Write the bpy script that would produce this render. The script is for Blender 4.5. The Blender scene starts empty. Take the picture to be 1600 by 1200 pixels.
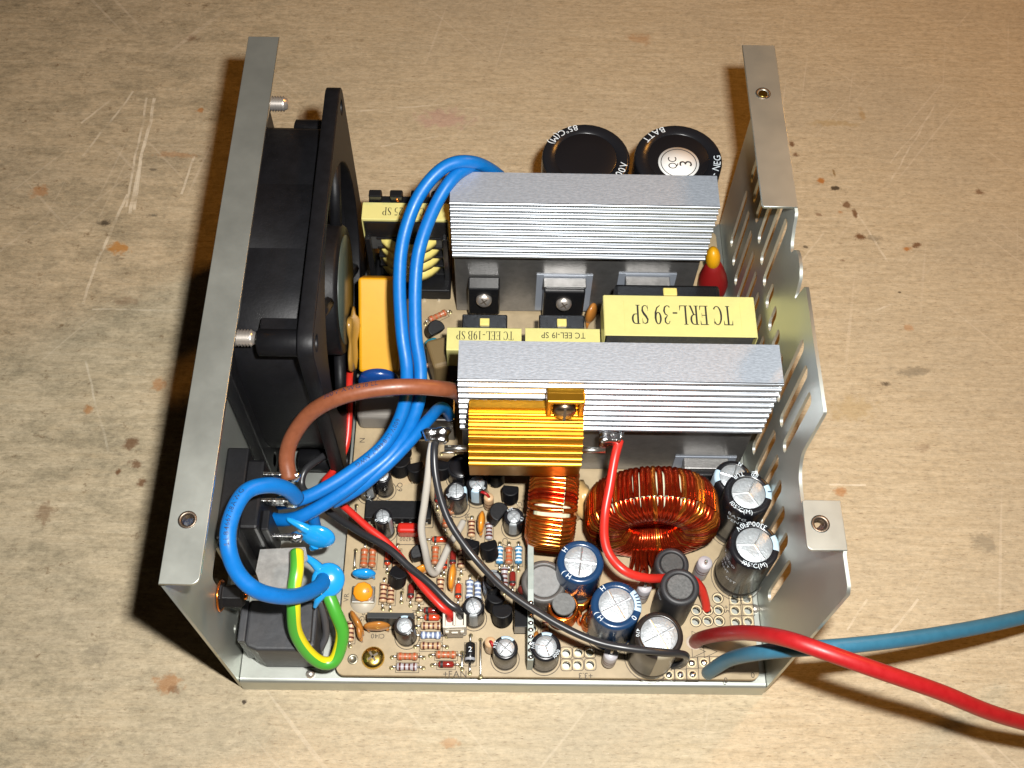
import bpy, bmesh, math, random
from mathutils import Vector, Matrix

# ------------------------------------------------------------------ camera, world, lights, exposure
# all lengths below are written in millimetres of the real object and scaled to metres
S = 0.001
scn = bpy.context.scene
col = scn.collection
random.seed(7)

camd = bpy.data.cameras.new("camera")
cam = bpy.data.objects.new("camera", camd)
col.objects.link(cam)
cam.location = (70.453 * S, -76.970 * S, 303.065 * S)
cam.rotation_euler = (0.496319, -0.016133, 0.006946)
camd.sensor_width = 36.0
camd.lens = 1744.3 / 1600 * 36
camd.shift_y = 28 / 1600
camd.clip_start = 0.005
camd.clip_end = 20
scn.camera = cam

world = bpy.data.worlds.new("World")
scn.world = world
world.use_nodes = True
bg = world.node_tree.nodes["Background"]
bg.inputs[0].default_value = (1.0, 0.66, 0.40, 1)
bg.inputs[1].default_value = 0.012

def area_light(name, loc, target, sx, sy, power, color):
    d = bpy.data.lights.new(name, 'AREA')
    d.shape = 'RECTANGLE'
    d.size = sx * S
    d.size_y = sy * S
    d.energy = power
    d.color = color
    o = bpy.data.objects.new(name, d)
    col.objects.link(o)
    o.location = Vector(loc) * S
    o.rotation_euler = (Vector(target) - Vector(loc)).to_track_quat('-Z', 'Y').to_euler()
    return o

# the compact camera's flash, just right of and above its lens
area_light("camera_flash", (91, -50, 304), (74, 62, 0), 11, 8, 1.9, (1.0, 0.985, 0.95))
# a warm room lamp standing behind the bench on the right
area_light("room_lamp", (640, 520, 560), (80, 60, 0), 120, 120, 2.5, (1.0, 0.44, 0.08))

scn.view_settings.view_transform = 'Standard'
scn.view_settings.look = 'None'
scn.view_settings.exposure = 0.0
scn.view_settings.gamma = 1.0
scn.render.engine = 'CYCLES'

# ------------------------------------------------------------------ materials
MATS = {}

def mat(name, color, rough=0.5, metal=0.0, noise=0.0, scale=400.0, bump=0.0, bscale=900.0, coat=0.0,
        trans=0.0, alpha=1.0, spec=0.5, dirt=None, rvar=0.0, stretch=None):
    if name in MATS:
        return MATS[name]
    m = bpy.data.materials.new(name)
    m.use_nodes = True
    nt = m.node_tree
    b = nt.nodes["Principled BSDF"]
    b.inputs["Base Color"].default_value = (*color, 1)
    b.inputs["Roughness"].default_value = rough
    b.inputs["Metallic"].default_value = metal
    b.inputs["Specular IOR Level"].default_value = spec
    b.inputs["Coat Weight"].default_value = coat
    b.inputs["Coat Roughness"].default_value = 0.12
    b.inputs["Transmission Weight"].default_value = trans
    b.inputs["Alpha"].default_value = alpha
    tc = nt.nodes.new("ShaderNodeTexCoord")
    vec = tc.outputs["Object"]
    if stretch:
        mp = nt.nodes.new("ShaderNodeMapping")
        mp.inputs["Scale"].default_value = stretch
        nt.links.new(vec, mp.inputs[0])
        vec = mp.outputs[0]
    if noise or rvar:
        n = nt.nodes.new("ShaderNodeTexNoise")
        n.inputs["Scale"].default_value = scale
        n.inputs["Detail"].default_value = 5
        n.inputs["Roughness"].default_value = 0.65
        nt.links.new(vec, n.inputs["Vector"])
    if noise:
        r = nt.nodes.new("ShaderNodeValToRGB")
        r.color_ramp.elements[0].position = 0.3
        r.color_ramp.elements[1].position = 0.7
        d = dirt or tuple(c * (1 - noise) for c in color)
        r.color_ramp.elements[0].color = (*d, 1)
        r.color_ramp.elements[1].color = (*[min(1, c * (1 + noise * .5)) for c in color], 1)
        nt.links.new(n.outputs["Fac"], r.inputs[0])
        nt.links.new(r.outputs[0], b.inputs["Base Color"])
    if rvar:
        mr = nt.nodes.new("ShaderNodeMapRange")
        mr.inputs[1].default_value = 0.3
        mr.inputs[2].default_value = 0.7
        mr.inputs[3].default_value = max(0.03, rough - rvar)
        mr.inputs[4].default_value = min(1, rough + rvar)
        nt.links.new(n.outputs["Fac"], mr.inputs[0])
        nt.links.new(mr.outputs[0], b.inputs["Roughness"])
    if bump:
        n2 = nt.nodes.new("ShaderNodeTexNoise")
        n2.inputs["Scale"].default_value = bscale
        n2.inputs["Detail"].default_value = 4
        nt.links.new(vec, n2.inputs["Vector"])
        bp = nt.nodes.new("ShaderNodeBump")
        bp.inputs["Strength"].default_value = bump
        bp.inputs["Distance"].default_value = 0.0004
        nt.links.new(n2.outputs["Fac"], bp.inputs["Height"])
        nt.links.new(bp.outputs[0], b.inputs["Normal"])
    MATS[name] = m
    return m

def table_material():
    m = bpy.data.materials.new("worn_plywood")
    m.use_nodes = True
    nt = m.node_tree
    N, L = nt.nodes, nt.links
    b = N["Principled BSDF"]
    tc = N.new("ShaderNodeTexCoord")
    def mapping(scale=(1, 1, 1), rot=(0, 0, 0), loc=(0, 0, 0), src=None):
        mp = N.new("ShaderNodeMapping")
        mp.inputs["Scale"].default_value = scale
        mp.inputs["Rotation"].default_value = rot
        mp.inputs["Location"].default_value = loc
        L.new(src or tc.outputs["Object"], mp.inputs[0])
        return mp.outputs[0]
    def noise(vec, scale, detail=5, rough=0.6, dist=0.0):
        n = N.new("ShaderNodeTexNoise")
        n.inputs["Scale"].default_value = scale
        n.inputs["Detail"].default_value = detail
        n.inputs["Roughness"].default_value = rough
        n.inputs["Distortion"].default_value = dist
        L.new(vec, n.inputs["Vector"])
        return n.outputs["Fac"]
    def ramp(fac, stops):
        r = N.new("ShaderNodeValToRGB")
        e = r.color_ramp.elements
        while len(e) < len(stops):
            e.new(0.5)
        for i, (p, c) in enumerate(stops):
            e[i].position = p
            e[i].color = (c, c, c, 1) if isinstance(c, (int, float)) else (*c, 1)
        L.new(fac, r.inputs[0])
        return r.outputs[0]
    def mix(fac, a, c, mode='MIX'):
        x = N.new("ShaderNodeMix")
        x.data_type = 'RGBA'
        x.blend_type = mode
        if isinstance(fac, (int, float)):
            x.inputs[0].default_value = fac
        else:
            L.new(fac, x.inputs[0])
        for k, s in ((6, a), (7, c)):
            if isinstance(s, tuple):
                x.inputs[k].default_value = (*s, 1)
            else:
                L.new(s, x.inputs[k])
        return x.outputs[2]
    def math_(op, a, c=None, clamp=False):
        x = N.new("ShaderNodeMath")
        x.operation = op
        x.use_clamp = clamp
        for k, s in ((0, a), (1, c)):
            if s is None:
                continue
            if isinstance(s, (int, float)):
                x.inputs[k].default_value = s
            else:
                L.new(s, x.inputs[k])
        return x.outputs[0]
    g1 = noise(mapping((60, 640, 1)), 1.0, 5, 0.65, 0.5)
    g2 = noise(mapping((190, 2100, 1)), 1.0, 4, 0.7, 0.4)
    mot = noise(mapping((0.8, 1.5, 1)), 480, 7, 0.82)
    base = ramp(g1, [(0.22, (0.400, 0.310, 0.190)), (0.5, (0.480, 0.385, 0.250)), (0.80, (0.560, 0.463, 0.315))])
    c = mix(0.6, base, ramp(g2, [(0.28, 0.70), (0.5, 1.0), (0.75, 1.12)]), 'MULTIPLY')
    c = mix(0.75, c, ramp(mot, [(0.30, 0.62), (0.5, 0.98), (0.70, 1.22)]), 'MULTIPLY')
    # broad grey worn patches and warmer ones
    big = N.new("ShaderNodeTexNoise")
    big.inputs["Scale"].default_value = 15
    big.inputs["Detail"].default_value = 5
    L.new(mapping((1, 1.4, 1)), big.inputs["Vector"])
    patch = ramp(big.outputs["Fac"], [(0.48, 0.0), (0.68, 0.45)])
    c = mix(patch, c, mix(0.7, (0.40, 0.335, 0.235), ramp(mot, [(0.3, 0.6), (0.7, 1.2)]), 'MULTIPLY'))
    # dark pores lying along the grain, pale fibre flecks
    pore = ramp(noise(mapping((420, 2600, 1)), 1.0, 3, 0.6), [(0.60, 0.0), (0.70, 0.7)])
    c = mix(pore, c, (0.17, 0.105, 0.055))
    fleck = ramp(noise(mapping((600, 1500, 1), loc=(5, 2, 0)), 1.0, 4, 0.75), [(0.61, 0.0), (0.72, 0.6)])
    c = mix(fleck, c, (0.70, 0.59, 0.44))
    dirt = ramp(noise(mapping((1, 1.6, 1), loc=(9, 4, 0)), 80, 9, 0.86, 0.1), [(0.56, 0.0), (0.74, 0.42)])
    c = mix(dirt, c, (0.17, 0.13, 0.082))
    # grime rubbed into the left end of the bench
    sx = N.new("ShaderNodeSeparateXYZ"); L.new(tc.outputs["Object"], sx.inputs[0])
    side = N.new("ShaderNodeMapRange"); side.inputs[1].default_value = 0.06; side.inputs[2].default_value = -0.05
    L.new(sx.outputs[0], side.inputs[0])
    gr = ramp(noise(mapping((1, 1.9, 1), loc=(2, 8, 0)), 58, 9, 0.86, 0.15), [(0.44, 0.0), (0.62, 0.8)])
    c = mix(math_('MULTIPLY', gr, side.outputs[0]), c, mix(0.8, (0.235, 0.195, 0.125), ramp(mot, [(0.32, 0.5), (0.68, 1.5)]), 'MULTIPLY'))
    gr2 = ramp(noise(mapping((1, 1.2, 1), loc=(7, 3, 0)), 160, 5, 0.75), [(0.60, 0.0), (0.70, 0.8)])
    c = mix(math_('MULTIPLY', gr2, side.outputs[0]), c, (0.15, 0.095, 0.045))
    # fine random scratches at three angles
    for ang, off in ((1.36, 1.0), (0.9, 7.0), (2.3, 12.0)):
        s = noise(mapping((9, 420, 1), (0, 0, 0), (off, off * .7, 0), mapping((1, 1, 1), (0, 0, -ang))), 1.0, 1, 0.4)
        gate = math_('MULTIPLY', ramp(s, [(0.70, 0.0), (0.74, 0.24)]), ramp(big.outputs['Fac'], [(0.42, 0.15), (0.58, 1.0)]))
        c = mix(gate, c, (0.66, 0.56, 0.42))
    # one fixed set of long pale scratches (start, end in mm)
    sep = N.new("ShaderNodeSeparateXYZ")
    wv = N.new("ShaderNodeVectorMath"); wv.operation = 'ADD'
    nz = N.new("ShaderNodeTexNoise"); nz.inputs["Scale"].default_value = 60; nz.inputs["Detail"].default_value = 3
    L.new(tc.outputs["Object"], nz.inputs["Vector"])
    sc_ = N.new("ShaderNodeVectorMath"); sc_.operation = 'SCALE'; sc_.inputs["Scale"].default_value = 0.0022
    L.new(nz.outputs["Color"], sc_.inputs[0])
    L.new(tc.outputs["Object"], wv.inputs[0]); L.new(sc_.outputs[0], wv.inputs[1])
    L.new(wv.outputs[0], sep.inputs[0])
    def scratch(c, a, e, w, strength, colr=(0.72, 0.63, 0.48)):
        ax, ay = a[0] * S, a[1] * S
        ex, ey = e[0] * S, e[1] * S
        ln = math.hypot(ex - ax, ey - ay)
        ux, uy = (ex - ax) / ln, (ey - ay) / ln
        dx = math_('SUBTRACT', sep.outputs[0], ax)
        dy = math_('SUBTRACT', sep.outputs[1], ay)
        t = math_('ADD', math_('MULTIPLY', dx, ux), math_('MULTIPLY', dy, uy))
        d = math_('ABSOLUTE', math_('SUBTRACT', math_('MULTIPLY', dx, uy), math_('MULTIPLY', dy, ux)))
        inside = math_('MULTIPLY', math_('GREATER_THAN', t, 0.0), math_('LESS_THAN', t, ln))
        f = math_('MULTIPLY', math_('LESS_THAN', d, w * S), inside)
        wear = ramp(noise(mapping((1, 1, 1)), 210, 3), [(0.38, 0.1), (0.58, strength)])
        return mix(math_('MULTIPLY', f, wear), c, colr)
    for a, e, w, st in SCRATCHES:
        c = scratch(c, a, e, w, st)
    # stains: burn marks, resin spots, oil drops
    wob = noise(mapping((1, 1, 1)), 420, 4, 0.65)
    for (x, y, r, ry, colr, st) in STAINS:
        dx = math_('DIVIDE', math_('SUBTRACT', sep.outputs[0], (x + 1.1) * S), r * S)
        dy = math_('DIVIDE', math_('SUBTRACT', sep.outputs[1], (y + 1.1) * S), ry * S)
        d = math_('SQRT', math_('ADD', math_('MULTIPLY', dx, dx), math_('MULTIPLY', dy, dy)))
        d = math_('ADD', d, math_('MULTIPLY', math_('SUBTRACT', wob, 0.5), 2.6))
        f = ramp(d, [(0.45, st), (1.0, 0.0)])
        c = mix(f, c, colr)
    L.new(c, b.inputs["Base Color"])
    b.inputs["Roughness"].default_value = 0.62
    b.inputs["Specular IOR Level"].default_value = 0.3
    bp = N.new("ShaderNodeBump")
    bp.inputs["Strength"].default_value = 0.6
    bp.inputs["Distance"].default_value = 0.0004
    L.new(mot, bp.inputs["Height"])
    L.new(bp.outputs[0], b.inputs["Normal"])
    return m

BR = (0.12, 0.045, 0.012)
OR = (0.36, 0.13, 0.018)
BK = (0.035, 0.022, 0.012)
GY = (0.13, 0.11, 0.075)
STAINS = [
    (*(-58.7, 147.4), 4.6, 3.0, (0.40, 0.17, 0.025), 0.8), (*(-65.8, 158), 2.6, 1.6, BK, 0.8), (*(-52.7, 181.3), 1.8, 0.8, GY, 0.8),
    (*(-49.6, 161.9), 2.6, 1.0, GY, 0.8), (*(-40.4, 209.4), 2.4, 1.3, OR, 0.7), (*(-45.4, 188.5), 9.0, 1.8, OR, 0.35),
    (*(-42.9, 74.3), 2.8, 2.8, BR, 0.75), (*(-39.9, 67), 2.8, 1.6, BR, 0.75), (*(-45, 64.4), 1.2, 1.3, BR, 0.85),
    (*(-37, 61.5), 1.5, 1.8, BR, 0.8), (*(-37.7, 95.1), 2.2, 2.8, OR, 0.5), (*(-58, 85.2), 1.8, 1.8, OR, 0.6),
    (*(-20.1, 1), 4.4, 3.2, (0.33, 0.13, 0.03), 0.6), (*(-17.7, -0.9), 2.0, 1.4, BR, 0.5), (*(1.8, -4.2), 0.8, 0.6, BK, 0.95),
    (*(174.7, 198.2), 1.4, 1.6, BR, 0.85), (*(175.5, 193.1), 1.4, 1.4, BR, 0.9), (*(182.9, 181.8), 1.5, 1.5, OR, 0.9),
    (*(188.2, 185.4), 0.7, 3.0, (0.19, 0.11, 0.03), 0.8), (*(187.9, 178.1), 2.3, 1.2, BK, 0.9), (*(191.4, 170.8), 1.7, 1.8, BR, 0.8),
    (*(188.5, 167.7), 1.1, 1.0, OR, 0.7), (*(193.6, 167.2), 1.0, 1.8, BR, 0.85), (*(180.7, 166.1), 1.5, 0.9, BR, 0.6),
    (*(193.5, 157), 2.2, 1.7, BR, 0.9), (*(198.1, 156.3), 2.8, 2.0, GY, 0.45), (*(208.9, 152.1), 2.2, 1.2, OR, 0.85),
    (*(212.7, 153.8), 2.0, 1.5, BR, 0.85), (*(174.6, 152.3), 1.0, 0.6, BK, 0.7), (*(186, 147.2), 1.2, 0.8, BR, 0.6),
    (*(203.6, 134.1), 0.7, 0.5, BK, 0.8), (*(204.3, 120), 2.4, 1.5, OR, 0.45), (*(202.9, 103.7), 7.0, 2.0, GY, 0.5),
    (*(194.1, 99.1), 1.8, 0.9, BK, 0.75), (*(173.9, 61.1), 2.0, 1.8, OR, 0.6), (*(190.7, 208.2), 10, 1.8, (0.34, 0.23, 0.09), 0.5),
    (*(202.4, 213.2), 1.2, 4.0, (0.34, 0.20, 0.06), 0.5), (*(181.3, 89.4), 9, 5, (0.36, 0.25, 0.10), 0.4), (*(47.8, 207.3), 12, 5, (0.42, 0.20, 0.20), 0.35),
    (*(-1.1, 207.5), 4, 2.5, BR, 0.5), (*(-52.3, 126.3), 5, 2.0, BR, 0.35), (*(201.4, 76.2), 3, 2, BR, 0.3), (*(-41.2, 9), 5, 4, GY, 0.35),
    (*(-90.9, 170.8), 4, 3, OR, 0.5), (*(238.9, 177.5), 2.2, 1.6, BR, 0.7), (*(215.2, 44.7), 5, 3, GY, 0.4), (*(57.7, -14.4), 3, 1.5, OR, 0.4),
    (*(-64.1, 51.1), 3, 4, BR, 0.5), (*(122.2, 249.7), 5, 3, OR, 0.35), (*(-48.4, 245.6), 3, 2, BR, 0.5),
]
SCRATCHES = [
    ((-56.4, 216.2), (-56.8, 163.1), 0.55, 0.7), ((-59.2, 216.1), (-58.4, 165.9), 0.4, 0.6), ((-56.9, 196.2), (-55.5, 164.6), 0.5, 0.7), ((-58.9, 171.5), (-63.9, 144.1), 0.5, 0.6),
    ((-64.6, 219.1), (-77.6, 188.4), 0.4, 0.5), ((-72.2, 215.8), (-81.1, 203.3), 0.4, 0.5), ((-38, 189.2), (-40.1, 171.9), 0.4, 0.55), ((-63.9, 144.1), (-65.9, 126.1), 0.45, 0.5),
    ((231.7, 219.5), (207.4, 179.7), 0.3, 0.35), ((229.5, 214.7), (210.4, 191.4), 0.25, 0.3), ((195.6, 168.1), (202.5, 147.7), 0.35, 0.45), ((182.1, 159.5), (172.8, 145.9), 0.3, 0.3),
    ((172, 64.5), (183.4, 64.6), 0.3, 0.6), ((195.2, 128.1), (202, 130.8), 0.3, 0.5), ((182.3, 17.1), (193.4, 28.6), 0.35, 0.4), ((171.6, 18.9), (178.5, 28.5), 0.3, 0.35),
    ((-33.1, 124.1), (-62.4, 124.1), 0.3, 0.35), ((17.2, 211.6), (49.9, 215.4), 0.35, 0.4), ((27.6, 195), (48.1, 200), 0.35, 0.35), ((-60.8, 104.1), (-48, 72.5), 0.35, 0.35),
]

M_table = None  # made below with the table
zinc = mat("zinc_plated_steel", (0.51, 0.53, 0.485), 0.42, 0.85, 0.02, 60, rvar=0.05)
edge_steel = mat("bright_sheared_edge", (0.78, 0.78, 0.74), 0.25, 1.0)
alu = mat("extruded_aluminium", (0.43, 0.47, 0.53), 0.45, 0.55, 0.11, 2200, 0.2, 2200, rvar=0.08, stretch=(0.4, 1, 1))
alu_fin = mat("milled_aluminium_fins", (0.45, 0.48, 0.52), 0.36, 0.88, 0.04, 700, rvar=0.03, stretch=(0.2, 1, 1))
alu_plate = mat("dull_aluminium_plate", (0.26, 0.255, 0.25), 0.36, 0.8, 0.2, 300, 0.1, 900)
cap_alu = mat("capacitor_can_aluminium", (0.45, 0.48, 0.50), 0.42, 0.5, 0.20, 1400, 0.35, 1900)
cap_groove = mat("score_groove_aluminium", (0.62, 0.66, 0.68), 0.35, 0.9)
black_pl = mat("black_moulded_plastic", (0.005, 0.005, 0.0062), 0.50, 0, 0.4, 300, 0.10, 1200, spec=0.28)
black_gl = mat("glossy_black_plastic", (0.010, 0.010, 0.011), 0.22, 0, coat=0.2)
black_rub = mat("dark_grey_rubber", (0.035, 0.036, 0.040), 0.5, 0, 0.25, 300, 0.15, 900)
sleeve_black = mat("black_shrink_sleeve", (0.010, 0.010, 0.012), 0.27, spec=0.4)
sleeve_dark = mat("brown_black_shrink_sleeve", (0.020, 0.015, 0.013), 0.28, spec=0.4)
sleeve_blue = mat("navy_shrink_sleeve", (0.010, 0.038, 0.100), 0.25, spec=0.4)
stripe_pale = mat("pale_blue_print", (0.42, 0.56, 0.66), 0.4)
stripe_grey = mat("grey_sleeve_stripe", (0.24, 0.26, 0.27), 0.35)
print_white = mat("white_print", (0.62, 0.68, 0.72), 0.5)
print_black = mat("black_print", (0.018, 0.016, 0.015), 0.6)
print_blackish = mat("dark_blue_print", (0.012, 0.025, 0.07), 0.5)
paper_white = mat("white_paper_sticker", (0.76, 0.75, 0.72), 0.6)
pcb = mat("tan_phenolic_board", (0.375, 0.290, 0.175), 0.45, 0, 0.20, 130, 0.05, 900)
pcb_edge = mat("grey_green_board", (0.30, 0.34, 0.31), 0.5, 0, 0.15, 300)
silk = mat("dark_silkscreen", (0.055, 0.042, 0.030), 0.7)
pad_tan = mat("bare_pad_ring", (0.60, 0.49, 0.30), 0.45)
solder = mat("solder", (0.70, 0.70, 0.69), 0.22, 1.0, 0.15, 700, 0.6, 900)
lead_m = mat("tinned_lead", (0.62, 0.60, 0.54), 0.3, 1.0)
steel = mat("nickel_screw", (0.72, 0.66, 0.60), 0.33, 0.85)
brass = mat("yellow_zinc_screw", (0.78, 0.55, 0.14), 0.24, 1.0)
label_yel = mat("yellow_label_tape", (0.58, 0.53, 0.20), 0.38, 0, 0.06, 200)
tape_yel = mat("yellow_winding_tape", (0.66, 0.55, 0.16), 0.3, coat=0.2)
film_yel = mat("yellow_film_capacitor_epoxy", (0.62, 0.30, 0.006), 0.38, 0, 0.05, 200)
w_blue = mat("blue_cable_sheath", (0.002, 0.130, 0.43), 0.42, 0, 0.06, 500, 0.05, 500, rvar=0.08, spec=0.4)
w_teal = mat("teal_blue_cable_sheath", (0.030, 0.140, 0.225), 0.46, 0, 0.12, 400, 0.06, 400, rvar=0.08)
w_brown = mat("brown_cable_sheath", (0.200, 0.062, 0.027), 0.40, 0, 0.15, 500, 0.05, 500, rvar=0.08)
w_red = mat("red_wire_sheath", (0.52, 0.022, 0.014), 0.36)
w_dred = mat("dark_red_cable_sheath", (0.34, 0.008, 0.010), 0.44, 0, 0.12, 400, 0.06, 400, rvar=0.08)
w_black = mat("black_wire_sheath", (0.022, 0.022, 0.024), 0.34)
w_grey = mat("grey_white_wire_sheath", (0.43, 0.40, 0.35), 0.4)
hole_steel = mat("dark_thread_steel", (0.22, 0.17, 0.13), 0.45, 0.9)
w_yel = mat("yellow_earth_stripe", (0.62, 0.55, 0.012), 0.34)
w_green = mat("green_earth_stripe", (0.055, 0.30, 0.030), 0.34)
copper = mat("orange_enamelled_copper", (0.88, 0.29, 0.045), 0.17, 0.93, 0.2, 500, dirt=(0.62, 0.13, 0.02))
copper_red = mat("red_enamelled_copper", (0.60, 0.062, 0.013), 0.17, 0.9, 0.2, 700, dirt=(0.40, 0.03, 0.010))
core_green = mat("pale_green_toroid_core", (0.46, 0.50, 0.35), 0.5)
ferrite = mat("grey_ferrite", (0.14, 0.14, 0.135), 0.65, 0.0, 0.3, 900, 0.3, 1500)
ferrite_dk = mat("dark_ferrite", (0.05, 0.05, 0.048), 0.6, 0.0, 0.3, 900, 0.3, 1500)
gold_an = mat("gold_anodised_aluminium", (0.50, 0.245, 0.018), 0.33, 0.88, 0.12, 200)
ceramic_blue = mat("bright_blue_ceramic_coating", (0.012, 0.26, 0.62), 0.18, coat=0.4)
orange_dip = mat("orange_dipped_coating", (0.66, 0.24, 0.022), 0.3, coat=0.2)
amber_dip = mat("amber_dipped_coating", (0.40, 0.155, 0.028), 0.3, coat=0.2)
red_dip = mat("red_dipped_coating", (0.48, 0.020, 0.012), 0.25, coat=0.2)
red_wrap = mat("red_sleeving", (0.20, 0.006, 0.006), 0.45)
res_beige = mat("beige_resistor_body", (0.52, 0.34, 0.19), 0.35)
res_brown = mat("red_brown_resistor_body", (0.36, 0.165, 0.085), 0.3)
res_blue = mat("blue_resistor_body", (0.05, 0.20, 0.36), 0.32)
res_grey = mat("grey_resistor_body", (0.40, 0.38, 0.40), 0.4)
res_steel = mat("blue_grey_resistor_body", (0.16, 0.20, 0.32), 0.35)
glass_red = mat("orange_red_glass", (0.50, 0.055, 0.018), 0.12, coat=0.5)
glass_dark = mat("dark_red_glass", (0.20, 0.016, 0.012), 0.12, coat=0.5)
band_br = mat("brown_band", (0.10, 0.02, 0.012), 0.4)
band_or = mat("orange_band", (0.42, 0.085, 0.025), 0.4)
band_wh = mat("pale_band", (0.62, 0.52, 0.40), 0.4)
band_gy = mat("grey_band", (0.30, 0.31, 0.33), 0.35)
conn_white = mat("off_white_nylon", (0.56, 0.52, 0.44), 0.4, 0, 0.06, 300)
conn_dull = mat("translucent_nylon", (0.40, 0.35, 0.27), 0.45)
plastic_sheet = mat("milky_insulating_sheet", (0.50, 0.46, 0.42), 0.35, alpha=0.62)
mica = mat("grey_insulating_pad", (0.27, 0.30, 0.35), 0.3, 0.2)
glue = mat("amber_glue", (0.30, 0.16, 0.03), 0.28, coat=0.3)
glue_pale = mat("tan_glue_sheet", (0.52, 0.33, 0.13), 0.35)
hub_green = mat("grey_green_fan_label", (0.045, 0.06, 0.05), 0.4)
mov_blue = mat("dark_blue_epoxy", (0.006, 0.045, 0.20), 0.25, coat=0.2)

# ------------------------------------------------------------------ geometry helpers (millimetres)
class MB:
    def __init__(self):
        self.v, self.f, self.mi, self.sm = [], [], [], []

    def add(self, vs, fs, smooth=False, mi=0):
        o = len(self.v)
        self.v += [tuple(x) for x in vs]
        for f in fs:
            self.f.append([o + i for i in f])
            self.mi.append(mi)
            self.sm.append(smooth)
        return self

    def box(self, x0, x1, y0, y1, z0, z1, mi=0):
        vs = [(x, y, z) for z in (z0, z1) for y in (y0, y1) for x in (x0, x1)]
        return self.add(vs, [(0, 2, 3, 1), (4, 5, 7, 6), (0, 1, 5, 4), (2, 6, 7, 3), (0, 4, 6, 2), (1, 3, 7, 5)], False, mi)

    def lathe(self, prof, n=24, c=(0, 0, 0), axis='Z', smooth=True, mi=0, a0=0.0, a1=None):
        full = a1 is None
        a1 = a0 + 2 * math.pi if full else a1
        m = n if full else n + 1
        vs = []
        for r, z in prof:
            for i in range(m):
                a = a0 + (a1 - a0) * i / n
                x, y = r * math.cos(a), r * math.sin(a)
                p = {'Z': (x, y, z), 'X': (z, x, y), 'Y': (y, z, x)}[axis]
                vs.append((p[0] + c[0], p[1] + c[1], p[2] + c[2]))
        fs = []
        for j in range(len(prof) - 1):
            for i in range(n):
                k = (i + 1) % m
                fs.append((j * m + i, j * m + k, (j + 1) * m + k, (j + 1) * m + i))
        return self.add(vs, fs, smooth, mi)

    def tube(self, pts, r, n=10, smooth=True, caps=True, mi=0, mif=None, rf=None, twist=0.0):
        pts = [Vector(q) for q in pts]
        t0 = (pts[1] - pts[0]).normalized()
        up = Vector((0, 0, 1)) if abs(t0.z) < 0.9 else Vector((1, 0, 0))
        nrm = (up - t0 * up.dot(t0)).normalized()
        vs, fs = [], []
        prev = t0
        base = len(self.v)
        for j, q in enumerate(pts):
            t = (pts[min(j + 1, len(pts) - 1)] - pts[max(j - 1, 0)]).normalized()
            ax = prev.cross(t)
            if ax.length > 1e-7:
                nrm = Matrix.Rotation(prev.angle(t), 3, ax.normalized()) @ nrm
            prev = t
            nrm = (nrm - t * nrm.dot(t)).normalized()
            b = t.cross(nrm)
            rr = r * (rf(j / (len(pts) - 1)) if rf else 1)
            for i in range(n):
                a = 2 * math.pi * i / n + twist * j
                vs.append(q + (nrm * math.cos(a) + b * math.sin(a)) * rr)
        for j in range(len(pts) - 1):
            for i in range(n):
                k = (i + 1) % n
                fs.append((j * n + i, j * n + k, (j + 1) * n + k, (j + 1) * n + i))
        self.add(vs, fs, smooth, mi)
        if mif:
            for q in range(len(fs)):
                self.mi[len(self.mi) - len(fs) + q] = mif(q // n, q % n)
        if caps:
            self.add([vs[i] for i in range(n)], [tuple(reversed(range(n)))], False, mi)
            self.add([vs[len(vs) - n + i] for i in range(n)], [tuple(range(n))], False, mi)
        return self

    def prism(self, poly, a, b, plane='XY', smooth=False, mi=0):
        n = len(poly)
        def P3(u, v, w):
            return {'XY': (u, v, w), 'YZ': (w, u, v), 'XZ': (u, w, v)}[plane]
        vs = [P3(u, v, a) for u, v in poly] + [P3(u, v, b) for u, v in poly]
        sides = [(i, (i + 1) % n, n + (i + 1) % n, n + i) for i in range(n)]
        self.add(vs, sides, smooth, mi)
        self.add(vs, [tuple(reversed(range(n))), tuple(range(n, 2 * n))], False, mi)
        return self

    def ell(self, c, rx, ry, rz, n=16, m=10, mi=0, fn=None):
        vs, fs = [], []
        for j in range(m + 1):
            th = math.pi * j / m
            for i in range(n):
                a = 2 * math.pi * i / n
                d = (math.sin(th) * math.cos(a), math.sin(th) * math.sin(a), math.cos(th))
                k = fn(d) if fn else 1
                vs.append((c[0] + rx * d[0] * k, c[1] + ry * d[1] * k, c[2] + rz * d[2] * k))
        for j in range(m):
            for i in range(n):
                k = (i + 1) % n
                fs.append((j * n + i, (j + 1) * n + i, (j + 1) * n + k, j * n + k))
        return self.add(vs, fs, True, mi)

    def line(self, pts, w, z, closed=False, mi=0):
        """a flat printed line of width w at height z"""
        q = [Vector((a[0], a[1])) for a in pts]
        n = len(q)
        for i in range(n if closed else n - 1):
            a, b = q[i], q[(i + 1) % n]
            d = (b - a)
            if d.length < 1e-6:
                continue
            d = d.normalized()
            s = Vector((-d.y, d.x)) * w / 2
            a2, b2 = a - d * w * .3, b + d * w * .3
            self.add([(*(a2 + s), z), (*(a2 - s), z), (*(b2 - s), z), (*(b2 + s), z)], [(0, 1, 2, 3)], False, mi)
        return self

    def xf(self, M, start=0):
        for i in range(start, len(self.v)):
            self.v[i] = tuple(M @ Vector(self.v[i]))
        return self

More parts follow.
